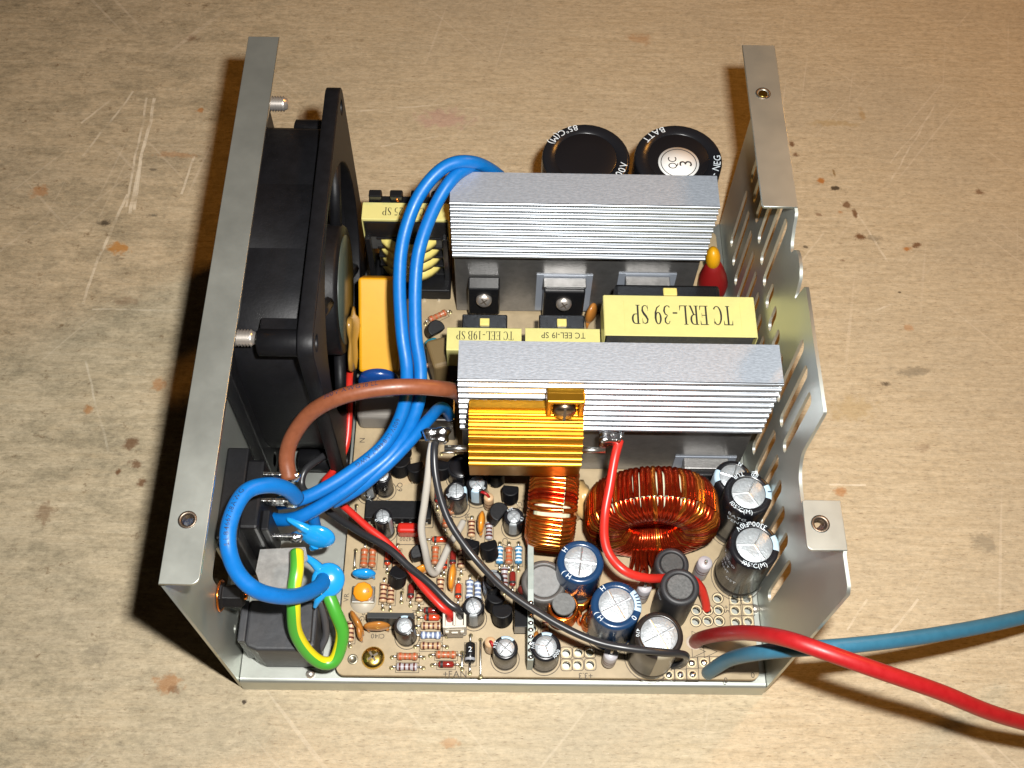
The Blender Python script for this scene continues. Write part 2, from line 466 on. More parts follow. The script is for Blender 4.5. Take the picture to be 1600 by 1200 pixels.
    def build(self, name, m, parent=None, bevel=0.0, loc=None, seg=2, ang=40):
        me = bpy.data.meshes.new(name)
        o = Vector(loc) if loc is not None else Vector((0, 0, 0))
        me.from_pydata([((Vector(q) - o) * S)[:] for q in self.v], [], self.f)
        ms = m if isinstance(m, (list, tuple)) else [m]
        for x in ms:
            me.materials.append(x)
        me.polygons.foreach_set("material_index", self.mi)
        me.polygons.foreach_set("use_smooth", self.sm)
        me.validate()
        bm = bmesh.new()
        bm.from_mesh(me)
        bmesh.ops.remove_doubles(bm, verts=bm.verts, dist=1e-7)
        bmesh.ops.recalc_face_normals(bm, faces=bm.faces)
        bm.to_mesh(me)
        bm.free()
        ob = bpy.data.objects.new(name, me)
        col.objects.link(ob)
        if loc is not None:
            ob.location = o * S
        if parent is not None:
            ob.parent = parent
        if bevel:
            bv = ob.modifiers.new("bevel", 'BEVEL')
            bv.width = bevel * S
            bv.segments = seg
            bv.limit_method = 'ANGLE'
            bv.angle_limit = math.radians(ang)
        return ob

def plate(name, m, outer, holes, thick, M, parent=None, bevel=0.0):
    """a flat sheet with real openings: outline and holes are 2-D loops, M carries the sheet's plane into the scene (mm)"""
    cu = bpy.data.curves.new(name, 'CURVE')
    cu.dimensions = '2D'
    cu.fill_mode = 'BOTH'
    cu.extrude = thick / 2 - bevel
    cu.bevel_depth = bevel
    cu.bevel_resolution = 1
    if bevel:
        cu.offset = -bevel
    for loop in [outer] + list(holes):
        sp = cu.splines.new('POLY')
        sp.points.add(len(loop) - 1)
        for i, (x, y) in enumerate(loop):
            sp.points[i].co = (x, y, 0, 1)
        sp.use_cyclic_u = True
    tmp = bpy.data.objects.new(name + "_tmp", cu)
    me = bpy.data.meshes.new_from_object(tmp)
    bpy.data.objects.remove(tmp)
    bpy.data.curves.remove(cu)
    me.transform(M)
    me.transform(Matrix.Scale(S, 4))
    me.materials.clear()
    me.materials.append(m)
    me.name = name
    ob = bpy.data.objects.new(name, me)
    col.objects.link(ob)
    ob.parent = parent
    return ob

def circle(cx, cy, r, n=16):
    return [(cx + r * math.cos(2 * math.pi * i / n), cy + r * math.sin(2 * math.pi * i / n)) for i in range(n)]

def rrect(x0, x1, y0, y1, r, n=5):
    out = []
    for cx, cy, a in ((x1 - r, y1 - r, 0), (x0 + r, y1 - r, 1), (x0 + r, y0 + r, 2), (x1 - r, y0 + r, 3)):
        for i in range(n + 1):
            t = (a + i / n) * math.pi / 2
            out.append((cx + r * math.cos(t), cy + r * math.sin(t)))
    return out

def smooth_path(pts, step=8):
    """Catmull-Rom curve through the points"""
    p = [Vector(q) for q in pts]
    p = [p[0] * 2 - p[1]] + p + [p[-1] * 2 - p[-2]]
    out = []
    for i in range(1, len(p) - 2):
        for k in range(step):
            t = k / step
            a, b, c, d = p[i - 1], p[i], p[i + 1], p[i + 2]
            out.append(0.5 * (2 * b + (c - a) * t + (2 * a - 5 * b + 4 * c - d) * t * t + (3 * b - a - 3 * c + d) * t ** 3))
    out.append(p[-2])
    return out

def tag(o, label=None, cat=None, group=None, kind=None):
    if label: o["label"] = label
    if cat: o["category"] = cat
    if group: o["group"] = group
    if kind: o["kind"] = kind
    return o

def thing(name, label, cat, loc=(0, 0, 0), rz=0.0, group=None, tilt=None):
    o = bpy.data.objects.new(name, None)
    o.empty_display_size = 0.004
    col.objects.link(o)
    o.location = Vector(loc) * S
    o.rotation_euler = (tilt[0], tilt[1], rz) if tilt else (0, 0, rz)
    return tag(o, label, cat, group)

# ---- lettering from the built-in font
_chars = {}
def char_mesh(ch):
    if ch not in _chars:
        cu = bpy.data.curves.new("t", 'FONT')
        cu.body = ch
        cu.size = 1.0
        cu.resolution_u = 3
        t = bpy.data.objects.new("t", cu)
        me = bpy.data.meshes.new_from_object(t)
        vs = [tuple(q.co) for q in me.vertices]
        fs = [tuple(q.vertices) for q in me.polygons]
        w = max([q[0] for q in vs], default=0.3)
        x0 = min([q[0] for q in vs], default=0)
        _chars[ch] = (vs, fs, x0, w)
        bpy.data.objects.remove(t); bpy.data.curves.remove(cu); bpy.data.meshes.remove(me)
    return _chars[ch]

def text_layout(s, size, track=0.10):
    out, x = [], 0.0
    for ch in s:
        if ch == ' ':
            x += 0.30 * size
            continue
        vs, fs, x0, x1 = char_mesh(ch)
        out.append((x - x0 * size, vs, fs, (x1 - x0) * size))
        x += (x1 - x0 + track) * size
    return out, x - track * size

def text_flat(mb, s, size, c, ang=0.0, z=0.0, sx=1.0):
    lay, w = text_layout(s, size)
    ca, sa = math.cos(ang), math.sin(ang)
    for x, vs, fs, cw in lay:
        pts = []
        for q in vs:
            u, v = (q[0] * size + x - w / 2) * sx, q[1] * size - size * .35
            pts.append((c[0] + u * ca - v * sa, c[1] + u * sa + v * ca, z))
        mb.add(pts, fs)
    return mb

def text_ring(mb, s, size, r, z, mid, c=(0, 0), slope=0.0):
    """letters round a can's rim, their tops towards its axis; mid = angle of the middle, reading clockwise from outside"""
    lay, w = text_layout(s, size, 0.12)
    for x, vs, fs, cw in lay:
        a = mid + (x + cw / 2 - w / 2) / r
        pts = []
        for q in vs:
            u = q[0] * size - cw / 2
            v = q[1] * size - size * .35
            rr = r - v
            aa = a + u / r
            pts.append((c[0] + rr * math.cos(aa), c[1] + rr * math.sin(aa), z + slope * v))
        mb.add(pts, fs)
    return mb

def text_side(mb, s, size, r, zc, mid, c=(0, 0)):
    """letters wrapped round the upright side of a can"""
    lay, w = text_layout(s, size, 0.10)
    for x, vs, fs, cw in lay:
        pts = []
        for q in vs:
            a = mid + (x + q[0] * size - w / 2) / r
            pts.append((c[0] + r * math.cos(a), c[1] + r * math.sin(a), zc + q[1] * size - size * .35))
        mb.add(pts, fs)
    return mb

# ---- bookish serif capitals drawn as strokes in a unit cell
def serif_glyphs():
    def ribbon(pts):
        out = []
        q = [(Vector((a, b)), w) for a, b, w in pts]
        L, R = [], []
        for i, (p, w) in enumerate(q):
            d = (q[min(i + 1, len(q) - 1)][0] - q[max(i - 1, 0)][0]).normalized()
            s = Vector((-d.y, d.x)) * w / 2
            L.append(p + s); R.append(p - s)
        for i in range(len(q) - 1):
            out.append([L[i][:], R[i][:], R[i + 1][:], L[i + 1][:]])
        return out
    def rect(x0, y0, x1, y1):
        return [[(x0, y0), (x1, y0), (x1, y1), (x0, y1)]]
    def arc(cx, cy, rx, ry, a0, a1, n=14, thick=.125, thin=.04):
        pts = []
        for i in range(n + 1):
            a = math.radians(a0 + (a1 - a0) * i / n)
            pts.append((cx + rx * math.cos(a), cy + ry * math.sin(a), thin + (thick - thin) * abs(math.cos(a)) ** 1.3))
        return ribbon(pts)
    def stem(x):
        return rect(x - .06, .02, x + .06, .98)
    def foot(x, y):
        return rect(x - .14, y, x + .14, y + .035)
    G = {}
    G['T'] = (rect(.0, .955, .6, 1.0) + stem(.3) + foot(.3, 0) + [[(0, 1), (0, .76), (.025, .76), (.07, .96)], [(.6, 1), (.53, .96), (.575, .76), (.6, .76)]], .60)
    G['C'] = (arc(.33, .5, .27, .48, 42, 318) + [[(.53, .9), (.53, .66), (.56, .66), (.56, 1.0)]], .58)
    G['E'] = (stem(.13) + foot(.13, 0) + foot(.13, .965) + rect(.13, .96, .53, 1.0) + rect(.13, .48, .42, .52) + rect(.13, 0, .55, .04)
              + [[(.53, 1), (.46, .97), (.505, .78), (.53, .78)], [(.55, 0), (.55, .24), (.525, .24), (.47, .03)]] + rect(.40, .38, .425, .62), .56)
    G['L'] = (stem(.13) + foot(.13, 0) + foot(.13, .965) + rect(.13, 0, .53, .04) + [[(.53, 0), (.53, .27), (.505, .27), (.45, .03)]], .54)
    bowl = rect(.13, .955, .32, .995) + rect(.13, .46, .32, .50) + arc(.30, .7275, .19, .248, 90, -90, 10)
    G['P'] = (stem(.13) + foot(.13, 0) + foot(.13, .965) + bowl, .54)
    G['R'] = (stem(.13) + foot(.13, 0) + foot(.13, .965) + bowl + ribbon([(.30, .48, .10), (.50, .03, .11), (.60, .01, .03)]), .62)
    G['B'] = (stem(.13) + foot(.13, 0) + foot(.13, .965) + bowl + rect(.13, .0, .32, .04) + arc(.31, .25, .22, .235, 90, -90, 10), .57)
    G['S'] = (ribbon([(.44, .80, .03), (.40, .93, .04), (.27, .975, .045), (.13, .90, .09), (.10, .76, .12), (.20, .60, .13), (.34, .46, .14), (.44, .30, .125),
                      (.42, .12, .09), (.29, .025, .045), (.15, .05, .04), (.07, .22, .03)]) + rect(.43, .70, .455, .98) + rect(.06, .02, .085, .32), .52)
    G['-'] = (rect(.05, .36, .36, .44), .41)
    G['1'] = (stem(.24) + foot(.24, 0) + [[(.24, 1), (.08, .90), (.09, .87), (.22, .91)]], .44)
    G['2'] = (ribbon([(.06, .76, .07), (.12, .92, .06), (.25, .975, .05), (.40, .88, .10), (.41, .70, .125), (.30, .42, .08), (.06, .06, .05)]) + rect(.05, 0, .46, .10), .5)
    G['3'] = (ribbon([(.07, .82, .05), (.14, .95, .04), (.26, .975, .05), (.38, .87, .10), (.37, .70, .11), (.22, .55, .04)])
              + ribbon([(.20, .54, .04), (.36, .46, .08), (.43, .30, .125), (.38, .11, .10), (.24, .02, .045), (.10, .05, .05), (.06, .12, .08)]), .5)
    G['5'] = (rect(.12, .90, .44, 1.0) + ribbon([(.13, .96, .04), (.10, .60, .04)]) + ribbon([(.09, .58, .04), (.26, .60, .07), (.40, .46, .11), (.42, .28, .125), (.33, .09, .09), (.18, .02, .045), (.06, .08, .07)]), .5)
    G['9'] = (arc(.25, .68, .17, .30, 0, 360, 18) + ribbon([(.44, .70, .11), (.42, .40, .11), (.31, .14, .08), (.10, .01, .035)]), .5)
    return G
SERIF = serif_glyphs()

def text_serif(mb, s, h, c, ang=0.0, z=0.0, sx=1.0):
    x = 0
    lay = []
    for ch in s:
        if ch == ' ':
            x += .26
            continue
        g, w = SERIF[ch]
        lay.append((x, g))
        x += w + .09
    W = x - .09
    ca, sa = math.cos(ang), math.sin(ang)
    k = 0
    for x, g in lay:
        for poly in g:
            k += 1
            pts = []
            for (u, v) in poly:
                uu, vv = (u + x - W / 2) * h * sx, (v - .5) * h
                pts.append((c[0] + uu * ca - vv * sa, c[1] + uu * sa + vv * ca, z + 0.0012 * (k % 7)))
            mb.add(pts, [tuple(range(len(pts)))])
    return mb

# ------------------------------------------------------------------ the setting: bench top
tb = MB().box(-700, 850, -520, 950, -30, -6)
M_table = table_material()
table = tag(tb.build("bench_top", M_table), kind="structure", label="worn scratched plywood bench top with burn spots")

# ------------------------------------------------------------------ power supply case
HZ, LEN, WID = 79.6, 157.0, 145.0
case = thing("metal_case", "open zinc plated steel power supply case with slotted right wall", "case", (0, 0, -6))
def to_local(o, base=(0, 0, -6)):
    o.location = -Vector(base) * S
    return o

# floor panel with its front edge bent down
prof = [(LEN, 0.0), (1.0, 0.0)]
for i in range(1, 6):
    a = math.radians(90 + 15 * i)
    prof.append((1.0 + 1.3 * math.cos(a), -1.3 + 1.3 * math.sin(a)))
prof += [(-0.75, -5.9), (0.05, -5.9)]
for i in range(5, -1, -1):
    a = math.radians(90 + 15 * i)
    prof.append((1.0 + .5 * math.cos(a), -1.3 + .5 * math.sin(a)))
prof += [(LEN, -0.8)]
fl = MB()
n = len(prof)
vs = [(x, y, z) for x in (0.9, WID - 0.9) for y, z in prof]
fl.add(vs, [(i, (i + 1) % n, n + (i + 1) % n, n + i) for i in range(n)], False)
fl.add([vs[i] for i in range(n)], [tuple(range(n))])
fl.add([vs[n + i] for i in range(n)], [tuple(range(n))])
to_local(fl.build("floor_panel", zinc, case, bevel=0.15))
# small rivets and standoffs on the floor
for x, y in ((143, 22.0), (20, 2.2)):
    to_local(MB().lathe([(1.3, 0.0), (1.3, .3), (1.0, .8), (.4, 1.05), (0.001, 1.1)], 14, (x, y, 0)).build("rivet", steel, case))

# left wall (carries fan and mains inlet): plane x = const, sheet coordinates (y, z)
MX = Matrix(((0, 0, 1, 0.4), (1, 0, 0, 0), (0, 1, 0, 0), (0, 0, 0, 1)))
fan_c = (100.0, 39.5)
lw = plate("left_wall", zinc, [(0, -6), (LEN, -6), (LEN, HZ), (0, HZ)],
           [circle(*fan_c, 34, 40), rrect(14.5, 23, 23, 42, 2), circle(10.9, 12.2, 1.1, 12), circle(13, 33, 2.2, 14)], 0.8, MX, case, 0.0)
to_local(lw)
fo = rrect(0.0, 8.3, -0.2, LEN, 1.6)
fo = [(x, y) for x, y in rrect(0.0, 8.4, -0.3, LEN, 0.3)]
fo = [(0, LEN), (0, -0.3)] + [(8.4 - 1.8 + 1.8 * math.sin(math.radians(a)), 1.5 - 1.8 * math.cos(math.radians(a))) for a in range(0, 91, 15)] + [(8.4, LEN)]
lf = plate("left_flange", zinc, fo, [circle(4.0, 14.1, 1.45, 18)], 0.8, Matrix.Translation((0, 0, HZ)), lw, 0.12)
for x0 in (0.0,):
    rg = MB().lathe([(1.5, .40), (2.0, .42), (2.05, .52), (1.5, .56), (1.42, .2), (1.42, -1.6), (1.2, -1.6), (1.2, .1)], 20, (4.0, 14.1, HZ)).build("threaded_hole", hole_steel, lw)
# bright sheared line along the flange's inner edge
MB().box(8.25, 8.46, 2, LEN, HZ - .42, HZ + .30).build("flange_edge", edge_steel, lw)

# right wall with ventilation slots
outline = [(0, -6), (LEN, -6), (LEN, HZ), (99.5, HZ)]
outline += [(98.6, 78.5), (97.4, 76.0), (95.4, 73.2), (93.2, 71.6), (92.4, 72.3), (91.6, 74.6), (90.2, 76.3), (87.5, 77.4), (84.5, 77.2), (82.0, 75.8), (80.9, 72.6), (80.2, 70.0), (79.6, 70.2), (78.9, 73.6), (77.6, 78.6), (76.8, HZ)]
outline += [(42.9, HZ), (42.3, 79.0), (42.3, 60.5)]
for i in range(0, 6):
    a = math.radians(18 * i)
    outline.append((35.3 + 7.0 * math.cos(a), 60.5 - 7.0 * math.sin(a)))
outline += [(27.5, 53.5), (24.0, 55.0), (21.6, 59.0), (20.6, 65), (20.6, HZ), (9.0, HZ), (8.4, 78.9), (1.5, 78.9), (0, 77.4)]
slots = []
def slot(y, z0, z1, w=3.5):
    r = w / 2
    lp = []
    for i in range(7):
        a = math.pi + math.pi * i / 6
        lp.append((y + r * math.cos(a), z0 + r + r * math.sin(a)))
    for i in range(7):
        a = math.pi * i / 6
        lp.append((y + r * math.cos(a), z1 - r + r * math.sin(a)))
    slots.append(lp)
for k in range(17):
    y = 21.3 + 7.39 * k
    slot(y, 11.6, 38.0)
    if k >= 4:
        short = 7 <= k <= 10
        slot(y, 43.4, 53.2 if short else 72.2)
MXR = Matrix(((0, 0, 1, WID - 0.4), (1, 0, 0, 0), (0, 1, 0, 0), (0, 0, 0, 1)))
rw = plate("right_wall", zinc, outline, slots, 0.8, MXR, case, 0.0)
to_local(rw)
rf = plate("rear_flange", zinc, [(136.0, 101.4), (136.5, 100.9), (WID, 100.9), (WID, LEN), (136.0, LEN)], [circle(140.0, 139.1, 1.3, 16)], 0.8, Matrix.Translation((0, 0, HZ)), rw, 0.12)
tabo = [(WID, 9.0), (WID, 20.6), (137.2, 20.6), (136.6, 20.3)] + [(136.4 + 1.3 - 1.3 * math.cos(math.radians(a)), 9.0 + 1.3 - 1.3 * math.sin(math.radians(a))) for a in range(0, 91, 18)]
tf = plate("front_tab", zinc, tabo, [circle(139.9, 15.0, 1.5, 18)], 0.8, Matrix.Translation((0, 0, HZ)), rw, 0.12)
for cx, cy in ((139.9, 15.0), (140.0, 139.1)):
    MB().lathe([(1.5, .40), (2.0, .42), (2.05, .50), (1.5, .54), (1.42, .2), (1.42, -1.8), (1.2, -1.8), (1.2, .1)], 20, (cx, cy, HZ)).build("threaded_hole", hole_steel, rw)
MB().tube([(140, 139.1, HZ - 2), (140, 139.1, HZ + 0.5)], 1.15, 12).build("screw_tip", brass, rw)

# ------------------------------------------------------------------ circuit board
ZB = 5.0
BX0, BX1, BY0, BY1 = 27.5, 141.4, 0.7, 150.0
holes = []
PADS_R = [(131.8, 23.3), (131.8, 19.9), (125.6, 19.8), (128.7, 19.9), (125.2, 16.6), (128.5, 16.8), (131.7, 16.8)]
PADS_S = [(136.5, 22.9), (139.9, 23.2), (136.4, 19.9), (140, 19.9), (136.3, 16.5), (139.7, 16.8)]
PADS_L = [(116.9, 1.7), (120, 1.8), (123.3, 1.9), (123.3, 5), (126.6, 5.2), (129.7, 5.3), (133, 5.3)]
PADS_V = [(89.4, 4.1), (92.4, 4.2), (95.8, 4.3), (92.7, 7.6), (95.8, 7.7), (89.4, 7.4)]
PADS_X = [(80.2, 14.1), (31.8, 5)]
for q in PADS_R + PADS_S + PADS_V + PADS_X[:1]:
    holes.append(circle(q[0], q[1], 1.12, 14))
MZ = lambda z: Matrix.Translation((0, 0, z))
board = thing("circuit_board", "tan phenolic circuit board with dark printed outlines on case floor", "circuit board", (BX0, BY0, ZB - 1.6))
def bl(o):
    o.location = -Vector((BX0, BY0, ZB - 1.6)) * S
    return o
bp_ = bl(plate("board_panel", pcb, rrect(BX0, BX1, BY0, BY1, 2.2), holes, 1.6, MZ(ZB - 0.8), board, 0.12))
# pads: ring, printed outline
for q in PADS_R + PADS_X[:1]:
    bl(MB().lathe([(1.12, ZB - .9), (1.12, ZB + .05), (1.32, ZB + .07), (1.42, ZB + .02)], 16, (q[0], q[1], 0)).build("solder_pad", pad_tan, board))
for q in PADS_S + PADS_V:
    bl(MB().lathe([(1.12, ZB - .9), (1.12, ZB + .05), (1.30, ZB + .07), (1.40, ZB + .02)], 16, (q[0], q[1], 0)).build("solder_pad", pad_tan, board))
for q in PADS_L:
    g = MB().lathe([(1.25, ZB + .01), (1.15, ZB + .10), (0.9, ZB + .05)], 14, (q[0], q[1], 0))
    bl(g.build("solder_pad", pad_tan, board))
    g = MB().ell((q[0], q[1], ZB + .05), .92, .92, .42, 10, 6, fn=lambda d: 1 + random.uniform(-.15, .15))
    bl(g.build("solder_joint", solder, board))
g = MB().lathe([(1.45, ZB + .03), (1.35, ZB + .16), (0.85, ZB + .12), (0.8, ZB + .03), (0.001, ZB + .03)], 16, (*PADS_X[1], 0))
bl(g.build("eyelet", mat("dull_tin", (0.30, 0.27, 0.20), .4, .8), board))

ZS = ZB + 0.06
sk = MB()
def sk_circle(x, y, r, w=0.20, n=28, z=ZS):
    sk.line(circle(x, y, r, n), w, z, True)
def sk_rect(x, y, wx, wy, w=0.20, r=0.3):
    sk.line(rrect(x - wx / 2, x + wx / 2, y - wy / 2, y + wy / 2, r, 3), w, ZS, True)
for q in PADS_R + PADS_X[:1]:
    sk_circle(q[0], q[1], 1.55)
pitch = PADS_S[1][0] - PADS_S[0][0]
for q in PADS_S:
    sk_rect(q[0], q[1], 3.2, 3.05, .16, .05)
for q in PADS_L:
    sk_rect(q[0], q[1], 3.2, 3.1, .16, .05)
for q in PADS_V:
    sk_rect(q[0], q[1], 3.1, 3.2, .16, .7)
# triangles printed round the earth pads
for q in ((125.7, 12.1), (128.9, 12.1), (125.4, 8.2), (128.6, 8.2)):
    sk.line([(q[0] - 1.8, q[1] + 1.7), (q[0] - 1.8, q[1] - 1.7), (q[0] + 1.8, q[1])], .15, ZS, True)
sk.line([(134.4, 15.1), (134.1, 11.5), (141.1, 11.6)], .15, ZS)

lt = MB()
text_flat(lt, "+FAN", 2.55, (59.4, 1.3), 0.02, ZS)
text_flat(lt, "+3.3", 2.3, (94.5, 1.2), math.pi + .02, ZS)
text_flat(lt, "+5", 2.2, (133.9, 20.2), -math.pi / 2, ZS)
text_flat(lt, "PG", 2.1, (33.5, 16.9), -math.pi / 2, ZS)
text_flat(lt, "C140", 1.9, (38.1, 11.4), math.pi, ZS)
text_flat(lt, "IC", 1.9, (47.8, 18), -math.pi / 2, ZS)
text_flat(lt, "Q9", 2.2, (41.7, 55.8), -math.pi / 2, ZS)
text_flat(lt, "N", 2.3, (29.7, 70.8), -math.pi / 2, ZS)
text_flat(lt, "C2", 2.2, (72.5, 39.1), -math.pi / 2, ZS)
text_flat(lt, "C6", 2.0, (76.6, 50.4), -math.pi / 2, ZS)
text_flat(lt, "S8", 2.1, (52.9, 46.7), math.pi / 2, ZS)
text_flat(lt, "MR", 2.0, (61.5, 46.6), math.pi / 2, ZS)
text_flat(lt, "0", 2.2, (132.1, 0.4), math.pi, ZS)
text_flat(lt, "0", 2.2, (139.5, 1.9), math.pi, ZS)
text_flat(lt, "TYPE MINO.", 2.0, (40.4, 106.3), -math.pi / 2, ZS)
text_flat(lt, "C4700", 1.6, (44.8, 39.6), math.pi, ZS)
text_flat(lt, "VR", 2.0, (28.7, 22.2), math.pi / 2, ZS)
bl(lt.build("lettering", silk, board))

# ------------------------------------------------------------------ cooling fan on the left wall
fan = thing("cooling_fan", "black square cooling fan fixed to the left case wall", "fan", (1, 100, 1))
def fl_(o):
    o.location = -Vector((1, 100, 1)) * S
    return o
FY0, FY1, FZ0, FZ1 = 58.5, 144.5, 0.8, 77.0
def MXat(x):
    return Matrix(((0, 0, 1, x), (1, 0, 0, 0), (0, 1, 0, 0), (0, 0, 0, 1)))
mid = ((FY0 + FY1) / 2, (FZ0 + FZ1) / 2)
fl_(plate("fan_flange", black_pl, rrect(FY0, FY1, FZ0, FZ1, 5.0), [circle(*mid, 35.5, 44)] + [circle(y, z, 2.1, 10) for y in (FY0 + 5.2, FY1 - 5.2) for z in (FZ0 + 5.2, FZ1 - 5.2)], 3.6, MXat(2.9), fan, 0.3))
fl_(plate("fan_flange", black_pl, rrect(FY0, FY1, FZ0, FZ1, 5.0), [circle(*mid, 35.5, 44)] + [circle(y, z, 2.1, 10) for y in (FY0 + 5.2, FY1 - 5.2) for z in (FZ0 + 5.2, FZ1 - 5.2)], 4.0, MXat(24.0), fan, 0.35))
fl_(plate("fan_housing", black_pl, rrect(FY0 + 3.5, FY1 - 3.5, FZ0 + 3.5, FZ1 - 4.5, 17.0, 3), [circle(*mid, 35.2, 48)], 18.0, MXat(13.3), fan, 0.3))
for y in (FY0 + 5.2, FY1 - 5.2):
    for z in (FZ0 + 5.2, FZ1 - 5.2):
        if y > 100 and z > 50: z -= 10
        fl_(MB().lathe([(0.001, 11.8), (2.6, 11.8), (3.4, 12.2), (3.4, 22.4)], 16, (0, y, z), 'X').build("screw_post", black_pl, fan))
# flat webs that join the posts to the round housing
for y, s in ((FY0 + 5.2, 1), (FY1 - 5.2, -1)):
    dz = 0 if s > 0 else 10
    w = MB().prism([(y, FZ1 - 3.0 - dz), (y + s * 6, FZ1 - 3.4 - dz), (y + s * 6, FZ1 - 9 - dz), (y, FZ1 - 9 - dz)], 12.2, 22.2, 'YZ')
    fl_(w.build("web", black_pl, fan, bevel=.3))
hub = fl_(MB().lathe([(18.5, 8), (18.5, 25.2), (17.8, 26.2), (0.001, 26.2)], 40, (0, mid[0], mid[1]), 'X').build("motor_hub", black_pl, fan))
MB().lathe([(15.5, 26.25), (15.5, 26.5), (0.001, 26.5)], 36, (0, mid[0], mid[1]), 'X').build("hub_label", hub_green, hub)
for k in range(4):
    a = math.radians(45 + 90 * k)
    d = Vector((0, math.cos(a), math.sin(a)))
    c0, c1 = Vector((24, *mid)) + d * 18, Vector((24, *mid)) + d * 37
    fl_(MB().tube([c0, c1], 1.7, 8).build("strut", black_pl, fan))
for k in range(7):
    a0 = 2 * math.pi * k / 7
    b = MB()
    vs = []
    for i in range(6):
        for j in range(5):
            r = 18 + 16.6 * i / 5
            a = a0 + (j / 4 - .5) * 0.62 + i * .05
            vs.append((9 + 11 * j / 4, mid[0] + r * math.cos(a), mid[1] + r * math.sin(a)))
    b.add(vs, [(i * 5 + j, i * 5 + j + 1, (i + 1) * 5 + j + 1, (i + 1) * 5 + j) for i in range(5) for j in range(4)], True)
    o = fl_(b.build("blade", black_pl, fan))
    sd = o.modifiers.new("thickness", 'SOLIDIFY'); sd.thickness = 0.0012

def pan_screw(name, label, cat, loc, axis, r=3.2, m=steel, group=None, parent=None, cross=True, h=2.2):
    """pan-head cross-slot screw whose head faces along axis"""
    q = Vector(axis).to_track_quat('Z', 'Y')
    t = parent or thing(name, label, cat, loc, 0, group)
    if parent is None:
        t.rotation_euler = q.to_euler()
    T = Matrix.Identity(4) if parent is None else Matrix.Translation(Vector(loc)) @ q.to_matrix().to_4x4()
    hd = MB().lathe([(0.001, 0), (r, 0), (r * 1.0, h * .35), (r * .93, h * .62), (r * .75, h * .86), (r * .45, h * .98), (0.001, h)], 22)
    hd.xf(T)
    hp = hd.build("screw_head", m, t)
    if cross:
        for a in (0.6, 0.6 + math.pi / 2):
            sl = MB().box(-r * .5, r * .5, -r * .09, r * .09, h * .88, h * 1.015)
            sl.xf(T @ Matrix.Rotation(a, 4, 'Z'))
            sl.build("cross_slot", mat("slot_shadow_steel", (.16, .13, .10), .5, .7), hp)
    return t

def fan_screw(y, z, label):
    t = thing("fan_screw", label, "screw", (4.8, y, z), 0, "fan screws poking through the left wall")
    MB().lathe([(1.9, 0)] + [(r, .4 + .75 * k + o) for k in range(7) for r, o in ((2.2, .0), (1.75, .38))] + [(1.5, 6.0), (0.001, 6.3)], 14, (0, 0, 0), 'X').build("thread", steel, t)
    return t
fan_screw(FY0 + 7.2, 70.5, "bright nickel screw tip inside the front corner of the black fan")
fan_screw(141.5, 70.5, "bright nickel screw tip beside the rear end of the left flange")
# glue on the hub edge
gb = MB().ell((27.2, 96, 24), 1.4, 10, 9, 14, 10, fn=lambda d: 1 + .25 * math.sin(5 * d[1] + 3 * d[2]))
tag(gb.build("glue_blob", glue, loc=(27.2, 96, 24)), "amber glue smeared on the hub of the black fan", "glue")

# ------------------------------------------------------------------ heatsinks
def heatsink(name, label, x0, x1, yf, yb, zt, zb, plate_y, plate_z, ribs=10):
    t = thing(name, label, "heatsink", (x0, plate_y, ZB))
    b0 = Vector((x0, plate_y, ZB))
    pitch = (zt - zb) / ribs
    pr = [(yb, zt), (yf + 0.3, zt)]
    for k in range(ribs):
        z = zt - k * pitch
        tip = 0.58
        zc = z - tip
        if k == 0:
            z0 = zt
        for i in range(7):
            a = math.radians(90 + 30 * i)
            pr.append((yf + tip + tip * math.cos(a) , zc + tip * math.sin(a)))
        if k < ribs - 1:
            pr += [(yf + 1.25, zc - tip - .08), (yf + 1.6, zc - pitch * .42), (yf + 1.65, zc - pitch * .55), (yf + 1.2, zc - pitch + tip + .1)]
    zl = pr[-1][1]
    pr += [(plate_y - 0.4, zl - .1), (plate_y, zl - 1.4), (plate_y + 3.2, zl - 1.4), (plate_y + 3.6, zl), (yb, zl)]
    # dedupe the sharp first corner
    hb = MB()
    n = len(pr)
    vs = [(x, y, z) for x in (x0, x1) for y, z in pr]
    fs, sm = [], []
    for i in range(n):
        fs.append((i, (i + 1) % n, n + (i + 1) % n, n + i))
    hb.add(vs, fs[1:-5], True)
    hb.add(vs, [fs[0]] + fs[-5:], False)
    def cap(off):
        return [tuple(off + i for i in range(n))]
    hb.add(vs, cap(0)); hb.add(vs, cap(n))
    # top face gets the scratched extrusion finish
    for k, f in enumerate(hb.f):
        zz = [hb.v[i][2] for i in f]
        if min(zz) > zt - 0.01 or len(f) > 8:
            hb.mi[k] = 1
    o = hb.build("ribbed_head", [alu_fin, alu], t, loc=None)
    o.location = -b0 * S
    es = o.modifiers.new("split", 'EDGE_SPLIT'); es.split_angle = math.radians(50)
    p = MB().box(x0 + .2, x1 - .2, plate_y, plate_y + 3.0, plate_z, zl - 1.0).build("mounting_plate", alu_plate, t, bevel=.2)
    p.location = -b0 * S
    for xx in (x0 + 3, x1 - 3):
        q = MB().box(xx - 1, xx + 1, plate_y + 1, plate_y + 2, ZB - .3, plate_z + .2).build("foot_pin", solder, t)
        q.location = -b0 * S
    return t
heatsink("heatsink", "rear ribbed aluminium heatsink in front of the two big capacitors", 56.2, 129.2, 113.0, 124.0, 64.0, 37.6, 116.7, 6.0)
heatsink("heatsink", "front ribbed aluminium heatsink carrying the gold resistor", 60.0, 140.4, 58.0, 69.6, 64.5, 36.0, 62.0, 6.0)

